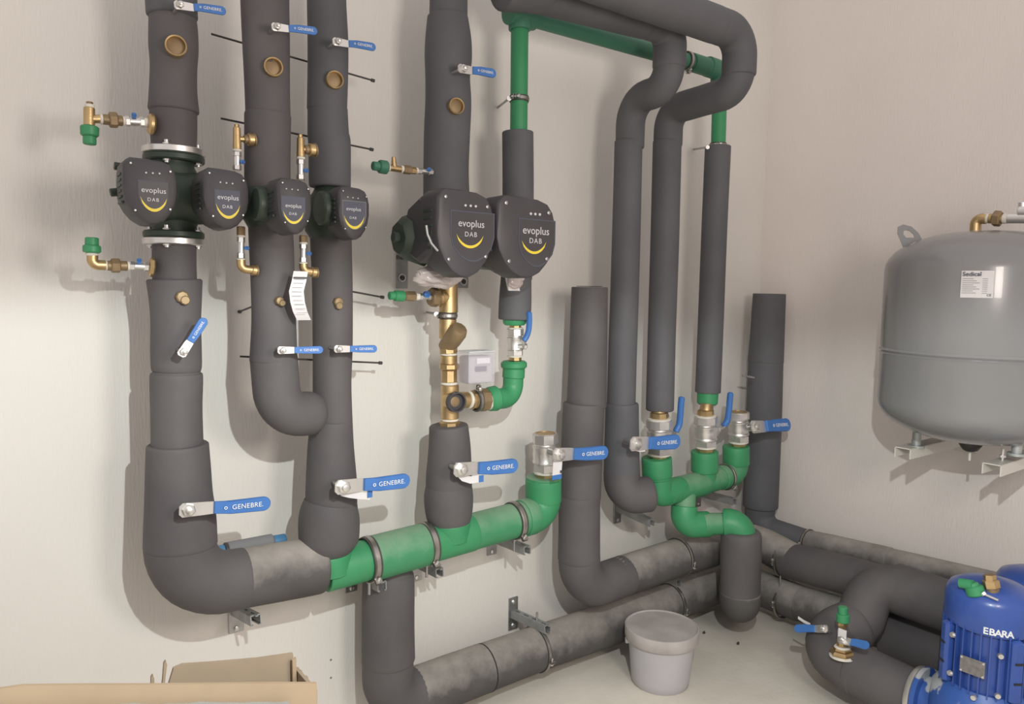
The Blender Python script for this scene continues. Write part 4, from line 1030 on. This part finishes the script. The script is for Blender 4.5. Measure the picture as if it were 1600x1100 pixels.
# brass feed on tank top
t = thing('tank_feed', 'brass elbow and union leaving the tank top to the right', 'pipe fitting', R(1525, 362, dt_))
def rs(a, b, rpx, name, mat, sides=20, d=dt_, r2=None):
    pa = R(*a, d); pb = R(*b, d); r = pr(pa, rpx); rb = pr(pb, r2 or rpx); l = (pb - pa).length; e = r * .15
    return B().lathe([(0, r - e), (e, r), (l - e, rb), (l, rb - e)], pa, pb - pa, sides).build(name, mat, t)
rs((1524, 366), (1524, 360), 8.5, 'seal', 'seal'); 
pl = fillet([R(1524, 361, dt_), R(1525, 341, dt_), R(1542, 342, dt_)], [.018]); B().tube(pl, pr(pl[0], 8), 20).build('elbow', 'brass', t)
rs((1537, 341), (1546, 341.5), 7.5, 'seal', 'seal'); rs((1545, 341.5), (1568, 342), 7.5, 'union_end', 'brass'); rs((1552, 341), (1565, 342), 12.5, 'union_nut', 'dbrass', 6)
rs((1567, 341.5), (1575, 341.5), 8, 'seal', 'seal'); rs((1574, 341), (1640, 341), 8, 'steel_pipe', 'chrome')
v = rs((1592, 330), (1606, 330), 9, 'small_valve', 'chrome', 12)
rs((1597, 336), (1598, 316), 6, 'valve_bonnet', 'chrome', 12)

# ================================================================ blue pump
def motor_pump(dm, px, label, big=True, ytop=905, ybot=1066):
    ax0 = R(px, 985, dm); r = .116
    zt = R(px, ytop, dm).z - .0; zl = R(px, ybot, dm).z
    t = thing('electric_pump', label, 'pump', V((ax0.x, ax0.y, zl - .2)))
    c = V((ax0.x, ax0.y, 0))
    hcap = (zt - zl) * .37
    zc = zt - hcap
    B().lathe([(zc - .012, r * .97), (zc, r), (zc + hcap * .62, r * .985), (zc + hcap * .80, r * .90), (zc + hcap * .93, r * .66), (zt, r * .30), (zt + .001, .0001)], c, Z, 48).build('fan_cowl', 'motor', t)
    B().lathe([(zl, r * .86), (zc, r * .86)], c, Z, 40).build('stator', 'motor', t)
    tocam = (V((CAM.x, CAM.y, 0)) - c).normalized(); a0_ = math.atan2(tocam.y, tocam.x)
    for k in range(32):
        a = 2 * PI * k / 32; e = V((math.cos(a), math.sin(a), 0))
        # terminal plates interrupt the fins at the camera-left and front-right
        B().box(c + e * (r * .915) + Z * ((zl + zc) / 2), (r * .17, .0035, zc - zl), (e, Z.cross(e), Z)).build('cooling_fin', 'motor', t, smooth=False)
    def at(an, z, rad): a = a0_ + an; e = V((math.cos(a), math.sin(a), 0)); return c + e * rad + Z * z, e
    if big:
        # lettering wrapped as separate letters on the cowl
        word = 'EBARA'; zz = R(1560, 990, dm + .10).z
        for i, ch in enumerate(word):
            p, e = at(-.06 + i * .125, zz, r * 1.004); text(t, ch, .026, p, Z.cross(e) , Z, 'white', depth=.0008, bold=.0006)
        # name plate
        p, e = at(-.27, R(1510, 1036, dm + .11).z, r * 1.02)
        f = Z.cross(e); q = B(); q.box(p, (.062, .003, .046), (f, e, Z)); npl = q.build('name_plate', 'plate', t, smooth=False)
        for sx in (-1, 1):
            for sy in (-1, 1):
                q = B(); q.lathe([(0, .003), (.003, .003)], p + f * .027 * sx + Z * .019 * sy + e * .001, e, 8); q.build('rivet', 'chrome', npl)
        # bosses (mounting pads) and screws
        for an in (-1.0, .62):
            p, e = at(an, (zl + zc) / 2 - .006, r * .98); q = B(); q.box(p, (.034, .03, zc - zl - .010), (Z.cross(e), e, Z), bev=.008); mb = q.build('mounting_pad', 'motor', t)
            for s in (-1, 1):
                q = B(); q.box(p + Z * s * .028 + e * .015, (.022, .003, .006), (Z.cross(e), e, Z)); q.build('pad_slot', 'darkslot', mb, smooth=False)
        for an, f_ in ((-.78, .78), (-.78, .18), (.26, .70), (.26, .10), (-.20, -.02)):
            p, e = at(an, zl + (zc - zl) * f_, r * .99); q = B(); q.lathe([(0, .007), (.004, .009), (.010, .007)], p, e, 8); q.build('cap_screw', 'chrome', t)
    # lantern and volute
    B().lathe([(ZF, r * 1.05), (ZF + .03, r * 1.15), (zl - .20, r * 1.15), (zl - .10, r * 1.2), (zl - .035, r * 1.15), (zl - .02, r * 1.05), (zl + .004, r * .92)], c, Z, 40).build('pump_volute', 'worn', t)
    return t, c, zt, zl, r
t, c, zt, zl, r = motor_pump(.70, 1545, 'near blue electric pump with white lettering, right bottom')
# suction nozzle and flange
fl = R(1438, 1090, .68)
q = B(); d_ = (R(1470, 1102, .68) - fl).normalized(); q.lathe([(-.012, .093), (-.006, .096), (.004, .096), (.008, .09)], fl, d_, 32); q.build('steel_flange', 'chrome', t)
q = B(); q.lathe([(.008, .098), (.022, .098), (.024, .075), (.08, .07), (.12, .09)], fl, d_, 32); q.build('suction_nozzle', 'worn', t)
motor_pump(.36, 1618, 'far blue electric pump half hidden behind the near one', False, 890, 1010)
# fittings lying on the cowl
cz_ = zt - .004
t = thing('green_valve_stub', 'bright green plastic elbow lying on the near blue pump', 'pipe fitting', R(1526, 926, .79))
def rg(a, b, rpx, name, mat, sides=18, d=.72, r2=None, root=None):
    pa = R(*a, d); pb = R(*b, d); r_ = pr(pa, rpx); rb = pr(pb, r2 or rpx); l = (pb - pa).length; e = r_ * .15
    return B().lathe([(0, r_ - e), (e, r_), (l - e, rb), (l, rb - e)], pa, pb - pa, sides).build(name, mat, root or t)
pa = R(1500, 911, .80); pb = R(1520, 914, .80); q = B(); rr = pr(pa, 7.5)
q.lathe([(0, rr * .65), (0, rr), ((pb - pa).length, rr)], pa, pb - pa, 20); q.build('socket', 'green', t)
B().lathe([(.0, rr * .6), (.001, .0001)], pa - (pb - pa).normalized() * .0005, pb - pa, 16).build('socket_mouth', 'darkslot', t)
rg((1517, 911), (1523, 926), 10, 'elbow_body', 'green', 16, .79, 12); rg((1521, 915), (1526, 931), 13.5, 'elbow_body', 'green', 12, .79)
t = thing('brass_union', 'brass union nut standing on the near blue pump cowl', 'pipe fitting', R(1550, 924, .76))
rg((1546, 898), (1547, 908), 9, 'union_end', 'brass', 6, .76); rg((1547, 906), (1550, 920), 12, 'union_nut', 'brass', 6, .76); rg((1550, 918), (1550, 926), 10, 'union_end', 'dbrass', 12, .76)
t = thing('steel_pin', 'small bright steel bolt lying beside the brass union', 'bolt', R(1545, 934, .80))
rg((1537, 928), (1560, 938), 1.8, 'shank', 'chrome', 8, .80); rg((1535, 926), (1539, 930), 4, 'bolt_head', 'chrome', 6, .80)

# air vent fitting on the swan-neck pipe
dv = .735
t = thing('vent_fitting', 'upright brass vent with green cap on the pipe to the blue pump', 'fitting', R(1317, 1026, dv))
def rv(a, b, rpx, name, mat, sides=18, r2=None): return rg(a, b, rpx, name, mat, sides, dv, r2, t)
rv((1316, 1027), (1316, 1023), 19, 'white_washer', 'seal', 28); rv((1316, 1024), (1316, 1016), 18.5, 'hex_base', 'brass', 6); rv((1316, 1017), (1316, 1011), 14, 'hex_base', 'brass', 6)
rv((1316, 1013), (1316, 1009), 12, 'seal', 'seal', 20); rv((1315, 1010), (1316, 1000), 8, 'neck', 'brass', 8); rv((1315, 1002), (1316, 984), 7, 'valve_body', 'chrome', 10)
rv((1316, 984), (1316, 978), 5.5, 'neck', 'brass', 8); rv((1316, 978), (1316, 971), 8, 'hex_nut', 'brass', 6)
rv((1317, 972), (1317, 959), 10, 'green_adapter', 'green', 12); rv((1317, 960), (1317, 948), 7.2, 'adapter_neck', 'green', 16)
q = B(); q.box(R(1316, 990, dv + .03), (.003, .028, .03), bev=.001); q.build('paper_wrap', 'paper', t, smooth=False)
def leverR(a, b, d, d2, label, wk=.2, nrm=V((-.7, -.3, .6)), text_=False):
    pa = R(*a, d); pb = R(*b, d2); L = (pb - pa).length
    # reuse the lever builder through equivalent wall depths
    return lever(a, b, -pa.y, label, text_, nrm, -pb.y, wk=wk)
leverR((1318, 1001), (1361, 1012), .76, .76, 'blue lever of the upright brass vent', .30)
leverR((1288, 983), (1245, 984), .72, .72, 'blue lever with white strap at the swan-neck bend', .26)
o = sheet('white_strap', 'paper', [R(1247, 965, .70), R(1256, 971, .70), R(1266, 976, .70)], 'short white strap sticking up behind the swan-neck lever', 'strap', wd=.010, wdir=Z)

# ================================================================ bucket
ctr = F(1031, 1064); rb = .106
t = thing('bucket', 'grey plastic paint bucket with dirty lid on the floor', 'bucket', ctr)
hb = .212
B().lathe([(0, rb * .92), (.006, rb * .97), (.03, rb), (hb * .70, rb * 1.10), (hb * .70, rb * 1.10), (hb * .90, rb * 1.14)], ctr, Z, 56).build('pail', 'bucket', t)
q = B(); q.lathe([(hb * .78, rb * 1.12), (hb * .78, rb * 1.215), (hb * .80, rb * 1.235), (hb * .975, rb * 1.25), (hb * .99, rb * 1.24), (hb * .995, rb * 1.20), (hb * .975, rb * 1.17), (hb * .97, rb * 1.1), (hb * .972, .0001)], ctr, Z, 56); q.build('lid', 'lid', t)
for s in (1, -1):
    dr = V((.79, -.61, 0)) * s
    q = B(); q.lathe([(0, .012), (.012, .012), (.014, .008)], ctr + dr * rb * 1.10 + Z * hb * .72, dr, 12); q.build('handle_lug', 'bucket', t)

# ================================================================ cardboard box
zB = .50
def fp(px, py, d): return P(px, py, d)
t = thing('cardboard_box', 'open cardboard box in clear film at the bottom left corner', 'box', P(250, 1150, .75))
dfr = 1.00; 
a = P(0, 1070, dfr); b = P(494, 1066, dfr)
# front panel top strip, box body
zt1 = b.z; xl = a.x - .5; xr = b.x
zf = a.z; dbk = dfr
while dbk > .5:
    q_ = ROT.transposed() @ (V((b.x, -dbk, b.z)) - CAM)
    if 800 + FPX * q_.x / -q_.z < 463: break
    dbk -= .005
bd = dfr - dbk
q = B(); ln = 14; rings = []
for i in range(ln + 1):
    x = xl + (xr - xl) * i / ln; z = zf + (zt1 - zf) * max(0, (x - a.x)) / (xr - a.x) + .003 * noise.noise(V((x * 8, 0, 0)))
    rings.append([V((x, -dfr - .003, ZF + .001)), V((x, -dfr + .003, ZF + .001)), V((x, -dfr + .003, z)), V((x, -dfr - .003, z))])
q.rings(rings); q.build('front_panel', 'card', t, smooth=False)
q = B(); q.box(((xl + xr) / 2, -dfr + bd / 2, ZF + .004), (xr - xl, bd, .006)); q.build('box_floor', 'cardin', t, smooth=False)
q = B(); q.box((xr, -dfr + bd / 2, (zt1 + ZF) / 2), (.006, bd - .006, zt1 - ZF - .03)); q.build('side_panel', 'cardin', t, smooth=False)
# back flap standing up
def flap(pts, name, mat, d, th=.006, tilt=0.):
    o = P(*pts[0], d); loc = [(P(x, y, d) - o) for x, y in pts]
    q = B(); q.prism([(v.x, v.z) for v in loc], o, X, Z, OUT, th); return q.build(name, mat, t, smooth=False)
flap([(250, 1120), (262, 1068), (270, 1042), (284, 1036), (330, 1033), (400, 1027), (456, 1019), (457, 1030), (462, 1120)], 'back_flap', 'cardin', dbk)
flap([(457, 1120), (455, 1030), (461, 1026), (463, 1120)], 'side_flap', 'card', dbk + .012)
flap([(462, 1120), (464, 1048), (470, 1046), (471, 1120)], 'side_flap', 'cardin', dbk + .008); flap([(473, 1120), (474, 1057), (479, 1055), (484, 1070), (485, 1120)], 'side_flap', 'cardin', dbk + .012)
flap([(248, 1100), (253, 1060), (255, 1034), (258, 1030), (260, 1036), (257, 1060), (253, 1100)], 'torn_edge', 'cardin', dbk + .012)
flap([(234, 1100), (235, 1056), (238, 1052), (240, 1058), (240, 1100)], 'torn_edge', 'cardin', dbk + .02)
# clear film over the front
rings = []
for i in range(61):
    u = i / 60; x = xl + (xr - .05 - xl) * u; row = []
    for k in range(9):
        v_ = k / 8; top = zf + (zt1 - zf) * max(0, (x - a.x)) / (xr - a.x) - .024
        z = top - .28 * v_; yy_ = -dfr - .012 - .012 * abs(noise.noise(V((x * 22, v_ * 5, 1)))) - .005 * noise.noise(V((x * 60, v_ * 9, 4)))
        row.append(V((x, yy_, z + .006 * noise.noise(V((x * 12, 7, 0))))))
    rings.append(row + [p + V((0, .0012, 0)) for p in reversed(row)])
q = B(); q.rings(rings); q.build('film_wrap', 'film', t)

# ================================================================ marks on the wall, debris
for i, (x, y) in enumerate(((517, 1031), (517, 1059))):
    o = B().lathe([(-.001, .0035), (.0012, .0035), (.0014, .001)], P(x, y, 0), OUT, 10).build('wall_plug', 'greyfoam', None)
    recenter(o); tag(o, 'upper small dark wall plug right of the cardboard box' if i == 0 else 'lower small dark wall plug right of the cardboard box', 'wall plug')
for (x, y), lab in (((1100, 990), 'small dark crumb on the floor right of the bucket lid'), ((1153, 1007), 'dark crumb on the floor halfway from bucket to swan-neck pipe')):
    p = F(x, y); o = blob(None, 'floor_crumb', 'black', p + Z * .004, (.006, .004, .006), x, .5); recenter(o); tag(o, lab, 'debris')
# anchor stubs sticking out near the corner riser
o = B().tube([P(1160, 587, .235), P(1178, 590, .235)], .0048, 10).build('threaded_stub', 'steel', None); recenter(o); tag(o, 'short threaded stub in front of the corner riser', 'rod')
